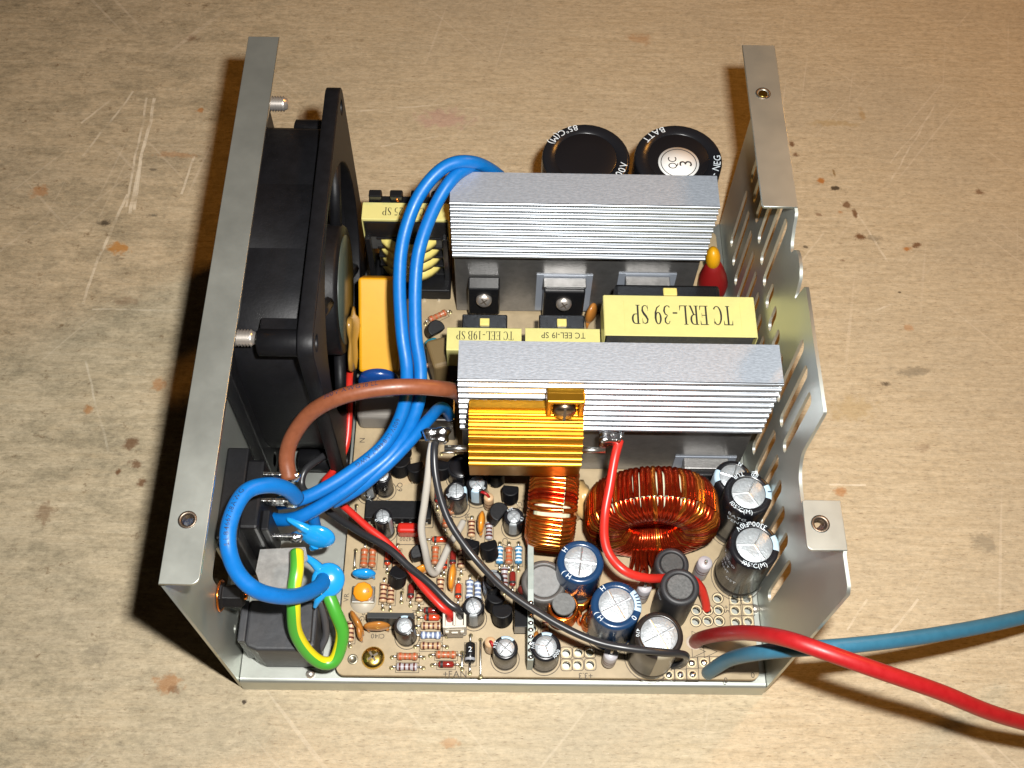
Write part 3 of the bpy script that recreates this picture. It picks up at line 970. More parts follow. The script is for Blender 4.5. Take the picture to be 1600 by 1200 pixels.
# ------------------------------------------------------------------ power transistors
def power_transistor(label, x, y, z, w, h, d=4.6, pad=None, metal_top=0.0, group="power transistors on the heatsinks"):
    """y is the heatsink face the transistor is bolted to; x, z its lower centre"""
    t = thing("power_transistor", label, "transistor", (x, y, z), 0, group)
    yy = -0.05
    if pad:
        MB().box(-w / 2 - pad, w / 2 + pad, -0.35, -0.05, -2, h + pad).build("insulating_pad", mica, t)
        yy = -0.4
    MB().box(-w / 2, w / 2, yy - d, yy, 0, h).build("body", black_gl, t, bevel=.5)
    if metal_top:
        MB().box(-w / 2 - .2, w / 2 + .2, yy - d * .75, yy, h + .02, h + metal_top).build("clamp", alu_plate, t, bevel=.25)
    pan_screw("", "", "", (0, yy - d, h * .62), (0, -.88, .48), 2.4, steel, parent=t, h=1.9)
    for k in (-1, 0, 1):
        MB().box(k * 3.2 - .45, k * 3.2 + .45, yy - d * .6, yy - d * .4, ZB - z, 0.1).build("leg", lead_m, t)
    return t
power_transistor("black power transistor with one screw at the rear heatsink's left end", *(65.2, 116.7, 10.8), 9.6, 14)
power_transistor("black power transistor on a grey pad, middle of the rear heatsink", *(89.5, 116.7, 9.3), 12.5, 15, pad=2.2, metal_top=1.2)
power_transistor("black power transistor half hidden behind the largest yellow transformer", *(114.3, 116.7, 10.7), 13, 15, pad=2.2, metal_top=1.2)
power_transistor("black clamped transistor on the front heatsink behind the big toroid", *(129.7, 62, -1.9), 12.5, 15, pad=2.5, metal_top=2.2)

# ------------------------------------------------------------------ transformers
def small_transformer(label, x0, x1, y0, y1, zt, text, serif):
    cx, cy = (x0 + x1) / 2, (y0 + y1) / 2
    t = thing("transformer", label, "transformer", (cx, cy, ZB), 0, "yellow taped transformers")
    hx, hy = (x1 - x0) / 2, (y1 - y0) / 2
    h = zt - ZB
    MB().box(-hx + .5, hx - .5, -hy + .4, hy - .4, 7, h - .25).build("core", ferrite_dk, t, bevel=.3)
    lb = MB()
    lb.prism([(-hy, h - 9), (-hy, h - .3), (-hy + .3, h), (hy - .3, h), (hy, h - .3), (hy, h - 9), (hy - .2, h - 9), (hy - .2, h - .35), (-hy + .2, h - .35), (-hy + .2, h - 9)], -hx, hx, 'YZ')
    tp = lb.build("label_tape", label_yel, t)
    tm = MB()
    (text_serif if serif else text_flat)(tm, text, 2.9, (hx * .02, 1.05), math.pi, h + .04, .78 if serif else .80)
    tm.build("lettering", print_black, tp)
    MB().box(-hx * .62, hx * .62, hy - .2, hy + 6.5, 2, h - 3.0).build("bobbin", black_gl, t, bevel=.4)
    MB().box(-1.4, 1.4, hy + 2.2, hy + 4.6, h - 3.2, h - 2.2).build("tape_end", tape_yel, t, bevel=.2)
    MB().lathe([(hx * .55, 3), (hx * .55, h - 5)], 20, (0, 0, 0)).build("winding", tape_yel, t)
    MB().box(-hx, hx, -hy + .8, hy + 5, 0, 2.2).build("base", black_pl, t, bevel=.3)
    for k in range(4):
        MB().box(-hx + 2 + k * (2 * hx - 4) / 3 - .4, -hx + 2 + k * (2 * hx - 4) / 3 + .4, -hy + .2, -hy + .7, -.2, 2).build("pin", solder, t)
    return t
small_transformer("small yellow taped transformer marked TC EEL-19B SP behind the front heatsink", 55.0, 76.4, 87.6, 95.3, 30.0, "TC EEL-19B SP", True)
small_transformer("small yellow taped transformer marked TC EEL-19 SP in the middle", 77.5, 99.0, 88.2, 95.5, 30.0, "TC EEL-19 SP", False)

def main_transformer():
    x0, x1, y0, y1, zt = 99.4, 141.9, 87.0, 100.4, 40.0
    cx, cy = (x0 + x1) / 2, (y0 + y1) / 2
    t = thing("transformer", "largest yellow transformer marked TC ERL-39 SP beside the slotted wall", "transformer", (cx, cy, ZB), 0, "yellow taped transformers")
    hx, hy, h = (x1 - x0) / 2, (y1 - y0) / 2, zt - ZB
    MB().box(-hx + .6, hx - .6, -hy + .5, hy - .5, 8, h - .4).build("core", ferrite_dk, t, bevel=.4)
    tp = MB().prism([(-hx, -hy), (hx, -hy), (hx, hy), (-hx, hy)], h - .35, h, 'XY').build("label_tape", label_yel, t, bevel=.12)
    for s in (-1, 1):
        MB().box(s * hx - .12, s * hx + .12, -hy, hy, h - 9, h - .4).build("label_fold", label_yel, t)
    tm = MB()
    text_serif(tm, "TC ERL-39 SP", 6.4, (0.6, .3), math.pi, h + .04, .66)
    tm.build("lettering", print_black, tp)
    cr = MB()
    for x in (-hx + 5.6, hx - 4.2):
        cr.box(x - .05, x + .05, -hy * .8, hy * .7, h, h + .03)
    cr.build("tape_crease", mat("creased_tape", (.52, .47, .16), .5), tp)
    MB().box(-hx + 6, hx - 5, -hy - 4.0, hy + 4, 2.2, h - 8).build("winding", tape_yel, t, bevel=1.5)
    MB().box(-hx * .82, hx * .62, hy - .2, hy + 7.5, 2, h - 5).build("bobbin", black_gl, t, bevel=1.0)
    MB().box(-3.4, .6, hy + 3.4, hy + 6.0, h - 5.4, h - 4.6).build("tape_end", tape_yel, t, bevel=.3)
    MB().box(-hx, hx, -hy - 3, hy + 8, 0, 2.4).build("base", black_pl, t, bevel=.3)
    for k in range(7):
        x = -hx + 3 + k * (2 * hx - 6) / 6
        MB().box(x - .5, x + .5, -hy - 4.2, -hy - 3.1, -.2, 1.8).build("pin", solder, t)
    # clear wrap edge peeping out over the front heatsink
    return t
main_transformer()

def standby_transformer():
    x0, x1, zt = 29.2, 54.4, 40.0
    cx = (x0 + x1) / 2
    t = thing("transformer", "yellow labelled transformer marked TC 25 SP beside the fan", "transformer", (cx, 129, ZB), 0, "yellow taped transformers")
    hx, h = (x1 - x0) / 2, zt - ZB
    MB().box(-hx + .3, hx - .3, -2.9, 2.8, 20, h - .2).build("core", ferrite_dk, t, bevel=.3)
    lb = MB().prism([(-3.1, h - 1.0), (-3.1, h - .25), (-2.9, h), (3.0, h), (3.2, h - .25), (3.2, h - 1.0)], -hx, hx, 'YZ')
    tp = lb.build("label_tape", label_yel, t)
    tm = MB()
    text_serif(tm, "TC EE-25 SP", 2.9, (0.3, -.2), math.pi, h + .04, .80)
    tm.build("lettering", print_black, tp)
    for s in (-1, 1):
        MB().box(s * hx - .15, s * hx + .15, -2.9, 2.9, 20, h - .3).build("label_fold", label_yel, t)
    MB().box(-hx + .4, hx - .4, -3.3, 2.9, 26.5, h - 1.2).build("core_band", black_gl, t, bevel=.4)
    # bobbin sections
    for k in range(5):
        z = 7 + k * 4.6
        MB().box(-hx + 3.5, hx - 2.0, -3.4, 5, z, z + .8).build("bobbin_flange", black_gl, t, bevel=.2)
        if k < 4:
            MB().lathe([(8.4, z + .9), (10.4, z + 1.3), (10.4, z + 4.0), (8.4, z + 4.4)], 28, (0.5, 3.4, 0)).build("winding", tape_yel, t)
    for s in (-1, 1):
        MB().box(s * (hx - 1.0) - .9, s * (hx - 1.0) + .9, -4.5, 4.5, 3, 27).build("core_leg", black_gl, t, bevel=.3)
    MB().box(-hx, hx, -8.5, 6, 1.2, 6).build("base", black_pl, t, bevel=.4)
    # comb behind the label
    cb = MB()
    for k in range(4):
        x = -hx + 3.6 + k * 6.2
        cb.box(x - 1.9, x + 1.9, 3.6, 6.2, 20, h + 2.2)
    cb.box(-hx + 1.5, hx - 1.5, 3.5, 6.0, 20, h - .4)
    cb.build("comb", black_gl, t, bevel=.4)
    MB().tube(smooth_path([(-3.2, 4.6, h - 1), (-3.0, 4.4, h + .7), (-2.4, 3.6, h + .5), (-2.2, 4.6, h - 2)]), .45, 8).build("wire_end", copper, t)
    for k in range(5):
        MB().box(-hx + 3 + k * 4.6 - .4, -hx + 3 + k * 4.6 + .4, -8.3, -7.6, -.2, 1.3).build("pin", solder, t)
standby_transformer()

# ------------------------------------------------------------------ electrolytic capacitors
def can(label, top, D, h, sleeve, stripe=None, stripe_m=stripe_pale, score='X', rot=0.0, ring=(), side=(), lean=None, cat="capacitor", group="aluminium can capacitors", name="electrolytic_capacitor", top_m=None, frac=.72, marks=0, outline=True, stripe_w=.38):
    x, y = top[0], top[1]
    t = thing(name, label, cat, (x, y, ZB), 0, group, tilt=lean)
    R = D / 2
    e = min(1.0, R * .2)
    pr = [(R * .9, 0.25), (R, .5), (R, h * .12), (R * .965, h * .12 + .35), (R * .965, h * .12 + .75), (R, h * .12 + 1.1), (R, h - e)]
    for i in range(1, 6):
        a = math.radians(18 * i)
        pr.append((R - e + e * math.cos(a), h - e + e * math.sin(a)))
    pr += [(R * frac + .05, h + .0), (R * frac - .05, h - .25)]
    sb = MB().lathe(pr, 36)
    body = sb.build("sleeve", sleeve, t)
    MB().lathe([(0.001, .2), (R * .9, .25)], 20).build("seal", black_rub, t)
    tp = MB().lathe([(R * frac, h - .22), (R * frac * .97, h - .10), (R * frac * .5, h - .06), (0.001, h - .04)], 32).build("can_top", top_m or cap_alu, t)
    if score:
        w = R * .045
        rr = R * frac * .93
        for k in range({'X': 2, 'K': 3, 'Y': 3, 'I': 1}[score]):
            a = rot + ({'X': math.pi / 2, 'K': 2.1, 'Y': 2 * math.pi / 3, 'I': 0}[score]) * k
            x0 = -rr if score in 'XI' else 0
            g = MB().prism([(-w, 0), (0, .10), (w, 0)], x0, rr, 'YZ')
            g.xf(Matrix.Translation((0, 0, h - .08)) @ Matrix.Rotation(a, 4, 'Z'))
            g.build("vent_score", cap_groove, tp)
    if stripe is not None:
        s = MB()
        q = [(r + .025, z) for r, z in pr[5:]]
        q = [(R + .025, h * .12 + 1.2)] + [(r + .03, z + .03) for r, z in pr[6:12]] + [(R * frac + .08, h + .03)]
        s.lathe(q, 10, (0, 0, 0), 'Z', True, 0, stripe - stripe_w, stripe + stripe_w)
        so = s.build("polarity_stripe", stripe_m, t)
        if marks:
            mk = MB()
            for k in range(marks):
                a = stripe + (k - (marks - 1) / 2) * stripe_w * 1.5 / max(1, marks)
                mk.add([((R * .80) * math.cos(a - .03), R * .80 * math.sin(a - .03), h + .07), (R * .96 * math.cos(a - .03), R * .96 * math.sin(a - .03), h + .02), (R * .96 * math.cos(a + .03), R * .96 * math.sin(a + .03), h + .02), (R * .80 * math.cos(a + .03), R * .80 * math.sin(a + .03), h + .07)], [(0, 1, 2, 3)])
            mk.build("minus_mark", print_blackish, so)
    if ring:
        rg = MB()
        for s_, size, mid_, rf_ in ring:
            text_ring(rg, s_, size, R * rf_, h + .05, mid_)
        rg.build("lettering", print_white, body)
    if side:
        rg = MB()
        for s_, size, mid_, zf in side:
            text_side(rg, s_, size, R + .05, h * zf, mid_)
        rg.build("lettering", print_white, body)
    if outline:
        sk_circle(x, y, R + .55)
    return t
D_ = math.radians

# the two big reservoir capacitors behind the rear heatsink
big_top = mat("black_pvc_disc", (0.009, 0.008, 0.009), 0.28, coat=0.15)
b1 = can("large black capacitor with plain top behind the rear heatsink", (95.2, 146.5), 26.4, 40, sleeve_black, None, score=None, ring=[("85°C(M)", 3.0, D_(128), .875), ("200V", 3.2, D_(-28), .875)], top_m=big_top, frac=.70, outline=False, group="big reservoir capacitors")
b2 = can("large black capacitor with round white QC 3 sticker", (122.9, 146.7), 26.4, 40, sleeve_black, D_(-70), print_white, score=None, ring=[("BATT", 3.0, D_(128), .875), ("- NEG", 3.0, D_(-14), .875)], top_m=big_top, frac=.70, outline=False, group="big reservoir capacitors", stripe_w=.13)
st = thing("quality_sticker", "round white QC 3 sticker on top of the big right capacitor", "sticker", (122.8, 144.6, ZB + 40))
MB().lathe([(6.1, .0), (6.1, .06), (0.001, .07)], 40).build("paper", paper_white, st)
rg = MB()
rg.lathe([(5.15, .10), (5.4, .10)], 48)
rg.build("ring_print", print_black, st)
q = MB()
text_flat(q, "QC", 3.7, (-1.9, .0), math.pi / 2, .11, .82)
text_flat(q, "3", 5.4, (2.0, -.2), math.pi / 2, .11)
q.build("lettering", print_black, st)

# output capacitors
can("navy capacitor with scored silver top below the big toroid's left end", (92.3, 26.2, 25), 12.4, 20, sleeve_blue, None, score='X', rot=D_(-8), ring=[("H", 1.9, D_(-128), .84), ("(", 1.9, D_(-146), .84), ("H", 1.9, D_(142), .84)], frac=.70)
can("navy capacitor with pale printed stripe in front of its navy twin", (101.3, 14.5, 25), 13.2, 20, sleeve_blue, D_(12), stripe_pale, score='X', rot=D_(28), ring=[("H", 1.9, D_(-140), .84), ("(", 1.8, D_(-156), .84), ("H", 1.9, D_(128), .84), ("0", 2.0, D_(-38), .84)], frac=.70, marks=5, stripe_w=.5)
can("brown black capacitor with mottled silver top at the front edge", (111.9, 6.7, 25), 12.6, 20, sleeve_dark, D_(-75), mat("khaki_stripe", (.28, .24, .17), .35), score='X', rot=D_(28), ring=[("470", 1.3, D_(175), .87)], frac=.76)
can("tall black capacitor lettered BATG VENT against the slotted wall", (137.8, 45.2, 28), 13.0, 23, sleeve_black, D_(4), stripe_pale, score='Y', rot=D_(62), ring=[("TUR", 1.7, D_(115), .86), ("@", 2.0, D_(68), .86), ("105°C(M)", 1.7, D_(-118), .86)], side=[("BATG", 2.0, D_(-118), .84), ("VENT", 2.0, D_(-118), .72)], frac=.70, marks=1, stripe_w=.36)
can("tall black capacitor lettered 3300uF10V in front of its BATG neighbour", (137.7, 29.9, 29), 13.4, 24, sleeve_black, D_(6), stripe_pale, score='Y', rot=D_(60), ring=[("3300uF10V", 1.9, D_(95), .87), ("105°C(M)", 1.7, D_(-95), .87)], side=[("TOPCO", 1.7, D_(-160), .80), ("BAT", 1.7, D_(-160), .68), ("VENT", 1.7, D_(-160), .57), ("OST", 1.7, D_(-130), .45)], frac=.72, stripe_w=.36)
can("black capacitor with glaring white top at the front heatsink's right foot", (134.8, 51.3, 25), 10.4, 20, sleeve_black, D_(175), stripe_pale, score='X', rot=D_(70), ring=[("N", 1.5, D_(60), .85)], frac=.72, outline=False)
# small ones
SM = "small black electrolytic capacitors"
can("small black capacitor right under the blue cables beside Q9", (37.5, 54.6, 16), 5.2, 11, sleeve_black, None, score='X', rot=D_(20), group=SM)
can("small dark capacitor half hidden beneath the blue cables", (32.7, 53.4, 15), 5.2, 10, sleeve_black, D_(-60), stripe_grey, score='X', side=[("4V", 1.6, D_(-90), .5), ("16", 1.6, D_(-80), .25)], group=SM)
can("small black capacitor with grey stripe standing on the long black chip's edge", (38.6, 41.7, 17), 5.0, 12, sleeve_black, D_(-30), stripe_grey, score='X', rot=D_(10), ring=[("47", 1.0, D_(-140), .86)], group=SM, stripe_w=.3)
can("small black capacitor with pale stripe right of the thin black wire", (58.6, 50, 16), 6.0, 11, sleeve_black, D_(8), stripe_pale, score='X', rot=D_(2), ring=[("50", 1.2, D_(-145), .86)], group=SM)
can("small black capacitor tucked beneath the gold resistor's lower edge", (64.3, 53, 15), 6.0, 10, sleeve_black, D_(-100), stripe_pale, score='X', rot=D_(40), ring=[("10", 1.1, D_(-40), .86)], group=SM)
can("small black capacitor beside the small copper toroid's left side", (74.8, 43.3, 14), 5.6, 9, sleeve_black, D_(-95), stripe_grey, score='X', rot=D_(45), ring=[("50V", 1.1, D_(120), .85), ("4.7", 1.1, D_(-20), .85)], group=SM, frac=.66)
can("small black capacitor with dull stripe right of the white fan connector", (64.2, 16.6, 16), 5.8, 11, sleeve_black, D_(-90), stripe_grey, score='I', rot=D_(-70), group=SM)
can("small grey black capacitor in front of the flat grey chip", (46.1, 11.2, 16), 5.6, 11, sleeve_dark, D_(92), stripe_pale, score=None, ring=[("50V", 1.1, D_(-50), .88)], group=SM)
can("small black capacitor with cross scored top left of the upright board", (72.8, 5.5, 16), 6.6, 11, sleeve_black, D_(78), stripe_pale, score='X', rot=D_(50), ring=[("25V", 1.2, D_(165), .86)], side=[], group=SM, stripe_w=.6)
can("black capacitor with Y scored top right of the upright board", (83.3, 5.7, 17), 8.0, 12, sleeve_black, D_(85), stripe_pale, score='Y', rot=D_(50), ring=[("10V", 1.3, D_(178), .86), ("1000", 1.3, D_(-35), .86)], group=SM)
can("black capacitor hidden under the thin black wire by the upright board", (69.4, 23.5, 18), 5.6, 13, sleeve_black, D_(90), stripe_grey, score='X', rot=D_(10), group=SM)
can("dark capacitor lying low behind the small transistor pair", (59.5, 59.1, 13), 8.0, 8, sleeve_black, None, score=None, top_m=big_top, group=SM, frac=.85)

# ------------------------------------------------------------------ toroids
def toroid(label, c, R, r_in, thick, turns, wr, axis_rz, tilt, seed, reds=0.5, gaps=()):
    """upright wound ring; its axis lies along local Y before turning by axis_rz"""
    rnd = random.Random(seed)
    t = thing("toroid_inductor", label, "inductor", c, axis_rz, "copper wound toroids", tilt=tilt)
    core = MB().lathe([(r_in + wr, -thick / 2 + wr), (R - wr, -thick / 2 + wr), (R - wr, thick / 2 - wr), (r_in + wr, thick / 2 - wr), (r_in + wr, -thick / 2 + wr)], 48, (0, 0, 0), 'Y', False)
    core.build("core", core_green, t, bevel=2.2, seg=3)
    spec_ = [(2 * math.pi * (k + rnd.uniform(-.10, .10)) / turns, rnd.random() < reds, wr * rnd.uniform(.93, 1.05), rnd.uniform(-.03, .03)) for k in range(turns)]
    for pas, mm, nm in ((0, copper_red, "red_winding"), (1, copper, "orange_winding")):
        w = MB()
        for a, isred, rr, sk_ in spec_:
            if any(g0 < (a % (2 * math.pi)) < g1 for g0, g1 in gaps):
                continue
            if isred != (pas == 0):
                continue
            ca, sa = math.cos(a), math.sin(a)
            pts = []
            yo, yi = thick / 2 + rr * .3, R - wr + rr * .7
            ri = r_in + wr - rr * .8
            cs = min(3.2, thick * .27)
            loop = [(yi, -yo + cs), (yi, 0), (yi, yo - cs), (yi - cs * .28, yo - cs * .28), (yi - cs, yo), ((yi + ri) / 2, yo + .25), (ri + cs * .6, yo), (ri, yo - cs * .8), (ri, 0), (ri, -yo + cs * .8), (ri + cs * .6, -yo), ((yi + ri) / 2, -yo - .25), (yi - cs, -yo), (yi - cs * .28, -yo + cs * .28)]
            for i, (rad, yy) in enumerate(loop + [loop[0]]):
                aa = a + sk_ * math.sin(i)
                pts.append((rad * math.sin(aa), yy, rad * math.cos(aa)))
            w.tube(pts, rr, 7, True, False)
        w.build(nm, mm, t)
    return t
GAPS = [(D_(2.0), D_(3.5)), (D_(18), D_(20.5)), (D_(31), D_(32)), (D_(-18) % (2 * math.pi), D_(-16.5) % (2 * math.pi))]
tor = toroid("big copper toroid standing on edge in front of the front heatsink", (112.3, 41.3, ZB + 17.0), 17.6, 7.0, 12.2, 70, .80, 0.0, (D_(-2), 0, 0), 3, .62, [(D_(2), D_(5)), (D_(33), D_(36))])
tl = MB()
for k in range(9):
    x = -3.5 + k * .95 + random.uniform(-.2, .2)
    tl.tube(smooth_path([(x * 1.3, -6.6, -8.5), (x * 1.2, -8.2, -12.0), (x * 1.6 + 1, -9.4 - random.uniform(0, 1.5), -15), (x * 1.9 + 1.4, -9.8 - random.uniform(0, 3), -17.8)], 5), .62, 7)
tl.build("lead_bundle", copper_red, tor)
tor2 = toroid("small copper toroid standing edge on beneath the gold resistor", (85.3, 45.2, ZB + 12.6), 12.8, 5.8, 11.4, 53, .74, D_(90 - 5), None, 11, .18, [(D_(32), D_(40)), (D_(325), D_(328))])
gp = smooth_path([(90.6, 52.4, 18), (92.7, 48.9, 16), (93.1, 44.9, 14), (91.9, 42.8, 12)])
gl = MB()
gl.ell((93.9, 50.4, 9), 3.6, 5.4, 7, 14, 10, fn=lambda d: 1 + .18 * math.sin(4 * d[0] + 5 * d[2]))
tag(gl.build("glue_blob", glue_pale, loc=(94.2, 52.1, 5)), "tan glue bridging the two copper toroids", "glue")

# ------------------------------------------------------------------ drum inductors
def drum(label, top, D, h, topD, m_body=ferrite_dk, m_top=ferrite, coil=None, ring=True, lettering=None):
    t = thing("drum_inductor", label, "inductor", (top[0], top[1], ZB), 0, "round drum inductors")
    R, r = D / 2, topD / 2
    if coil:
        MB().lathe([(r * .6, .2), (r, .3), (r, 1.4), (r * .55, 1.6), (r * .55, h - 1.6), (r * .97, h - 1.4), (r, h - .2), (r * .93, h), (0.001, h)], 32, smooth=False).build("core", m_top, t)
        w = MB()
        for k in range(int((h - 3.6) / 1.0)):
            w.lathe([(R + .5 * math.cos(q), 2.2 + k * 1.0 + .5 * math.sin(q)) for q in [2 * math.pi * i / 8 for i in range(9)]], 28)
        w.lathe([(R - .2, 1.8), (R - .2, h - 1.8)], 28)
        w.tube(smooth_path([(R, 0, h - 3), (R + 1.0, -1, h - 5), (R + .7, -1.6, 3), (R + 1.4, -2, -.2)]), .5, 7)
        w.build("winding", coil, t)
    else:
        e = .9
        pr = [(R * .93, .2), (R, .6), (R, h - e)]
        for i in range(1, 6):
            a = math.radians(18 * i)
            pr.append((R - e + e * math.cos(a), h - e + e * math.sin(a)))
        pr += [(r + .4, h), (r + .15, h - .5)]
        b = MB().lathe(pr, 36).build("sleeve", m_body, t)
        MB().lathe([(r + .1, h - .5), (r, h - .25), (r * .96, h - .12), (0.001, h - .12)], 32, smooth=False).build("ferrite_top", m_top, t)
        if lettering:
            g = MB(); text_side(g, lettering, 1.9, R + .05, h * .82, D_(-165)); g.build("lettering", print_white, b)
    return t
drum("wide grey drum inductor with flat ferrite top beside the upright board", (83, 23.5, 17), 12.2, 12, 8.6, mat("brown_grey_sleeve", (.085, .078, .072), .45, 0, .2, 300), mat("pale_ferrite", (.22, .22, .215), .65, 0, .2, 700, .2, 1500))
drum("small drum core ringed with copper wire below the wide grey inductor", (88.2, 17.3, 17), 7.4, 12, 6.2, coil=copper)
drum("tall black sleeved drum inductor crossed by the red wire", (117.8, 19, 27), 10.2, 22, 6.6, mat("matt_black_sleeve", (.022, .022, .024), .5), mat("speckled_ferrite", (.10, .10, .098), .6, 0, .5, 1500), lettering="8D")
drum("short black drum inductor behind the tall sleeved one", (117.9, 29.3, 16), 9.4, 11, 6.0, mat("matt_black_sleeve", (.022, .022, .024), .5), ferrite_dk)
def coil(label, c, r, h, turns):
    t = thing("copper_coil", label, "coil", (c[0], c[1], ZB), 0, "small bare copper coils")
    pts = [(r * math.cos(2 * math.pi * i / 10), r * math.sin(2 * math.pi * i / 10), .8 + h * i / (10 * turns)) for i in range(10 * turns + 1)]
    MB().tube(pts, .62, 7).build("winding", copper, t)
    MB().lathe([(r - .6, 0), (r - .6, h + 1.2), (0.001, h + 1.2)], 18).build("core", ferrite_dk, t)
coil("small copper coil under the left navy capacitor", (93, 21.6, 10), 2.8, 5, 4)
coil("small copper coil squeezed left of the striped navy capacitor", (96.3, 15.2, 9), 2.4, 4, 4)

# ------------------------------------------------------------------ gold power resistor on the front heatsink
gx0, gx1 = 62.7, 91.6
gr = thing("power_resistor", "gold anodised finned power resistor bolted to the front heatsink", "resistor", ((gx0 + gx1) / 2, 57.6, 32))
def gl_(o):
    o.location = -Vector(((gx0 + gx1) / 2, 57.6, 32)) * S
    return o
pr = [(57.6, 55.6), (55.4, 55.6), (55.0, 54.6), (54.2, 54.2)]
ribs = [(54.2, 54.2), (52.7, 53.5), (51.1, 52.5), (49.6, 51.1), (48.3, 49.3), (47.3, 47.2), (46.6, 44.9), (46.2, 42.5)]
for k, (y, z) in enumerate(ribs):
    a = math.radians(115 + k * 9.5)
    d = Vector((math.cos(a), math.sin(a)))
    tn = Vector((-d.y, d.x))
    p0 = Vector((y, z))
    for s, o in ((-.62, .0), (-.5, .62), (-.2, .85), (.2, .85), (.5, .62), (.62, 0)):
        q = p0 + tn * s + d * o
        pr.append((q.x, q.y))
pr += [(46.3, 41.4), (46.9, 33.4), (47.6, 32.6), (57.6, 32.6)]
gb = MB()
n = len(pr)
vs = [(x, y, z) for x in (gx0, gx1) for y, z in pr]
gb.add(vs, [(i, (i + 1) % n, n + (i + 1) % n, n + i) for i in range(n)], True)
gb.add(vs, [tuple(range(n)), tuple(range(n, 2 * n))])
o = gl_(gb.build("finned_body", gold_an, gr))
es = o.modifiers.new("split", 'EDGE_SPLIT'); es.split_angle = math.radians(42)
lug = MB().box(82.0, gx1 - .2, 55.6, 57.6, 50, 62.6).box(82.0, 83.4, 53.2, 55.7, 55.5, 62.4).box(gx1 - 1.6, gx1 - .2, 53.2, 55.7, 55.5, 62.4).box(82.0, gx1 - .2, 53.0, 55.8, 62.0, 63.4)
gl_(lug.build("mounting_lug", gold_an, gr, bevel=.35))
lug = MB().box(gx0 + .2, gx0 + 9, 55.6, 57.6, 26, 33)
gl_(lug.build("mounting_lug", gold_an, gr, bevel=.35))
for s, xe in ((-1, gx0), (1, gx1)):
    L = MB().tube([(xe - s * .5, 50.5, 42), (xe + s * 6.5, 50.5, 42)], .85, 10)
    gl_(L.build("terminal_pin", lead_m, gr))
    bl_ = MB().lathe([(2.2, 0), (2.2, .5)], 16, (xe, 50.5, 42), 'X')
sc = thing("mounting_screw", "slotted steel screw through the gold resistor's upper lug", "screw", (86.6, 55.6, 57.6))
sc.rotation_euler = Vector((0, -1, 0.12)).to_track_quat('Z', 'Y').to_euler()
MB().lathe([(0.001, 0), (2.6, 0), (2.9, .3), (2.9, 2.2), (2.5, 2.9), (1.5, 3.3), (0.001, 3.4)], 22).build("screw_head", mat("tarnished_steel", (.36, .27, .18), .3, 1.0), sc)
MB().box(-.32, .32, -2.5, 2.5, 2.9, 3.45).build("slot", mat("slot_shadow_steel", (.16, .13, .10), .5, .7), sc)
MB().tube([(0, 0, -1.5), (0, 0, .2)], 1.3, 10).build("shank", steel, sc)
def blob(name, label, c, r, m=solder, seed=1, squash=(1, 1, 1)):
    rnd = random.Random(seed)
    ph = [rnd.uniform(0, 6) for _ in range(4)]
    b = MB().ell(c, r * squash[0], r * squash[1], r * squash[2], 18, 12, fn=lambda d: 1 + .16 * math.sin(4 * d[0] + ph[0]) + .16 * math.sin(5 * d[1] + ph[1]) + .12 * math.sin(4 * d[2] + ph[2]))
    return tag(b.build(name, m, loc=c), label, "solder joint")
blob("solder_joint", "lumpy solder joint on the gold resistor's left pin", (54.2, 54.2, 42), 2.5, seed=2, squash=(1.3, .9, .9))
blob("solder_joint", "lumpy solder joint on the gold resistor's right pin", (99.2, 53.8, 42), 2.3, seed=5, squash=(1.3, .8, .9))
# ------------------------------------------------------------------ two-pin fan connector
cp = (59.2, 14.3, 15)
cn = thing("fan_connector", "white two pin fan connector near the board's front edge", "connector", (cp[0], cp[1] - 1.0, ZB), 0.03)
MB().box(-3.1, 3.1, -1.4, 2.4, 0, 3).build("header", conn_white, cn, bevel=.2)
hsx = MB()
hsx.box(-3.1, -2.5, -2.2, 2.6, 3, 10).box(2.5, 3.1, -2.2, 2.6, 3, 10).box(-.3, .3, -2.0, 2.4, 3, 10).box(-2.5, 2.5, 2.0, 2.6, 3, 10).box(-2.5, 2.5, -2.2, -1.6, 3, 10).box(-2.5, 2.5, -1.6, 2.0, 3, 6.5)
hsx.build("housing", conn_white, cn, bevel=.12)
MB().box(-2.2, 2.2, -2.5, -2.21, 1.5, 8.8).build("front_window", conn_dull, cn, bevel=.1)
for s in (-1, 1):
    MB().box(s * 2.0 - .5, s * 2.0 + .5, -3.0, -2.2, 6.4, 8.0).build("latch", conn_white, cn, bevel=.15)
MB().box(-.9, .9, -2.9, -2.45, 6.2, 7.0).build("latch", conn_white, cn, bevel=.15)

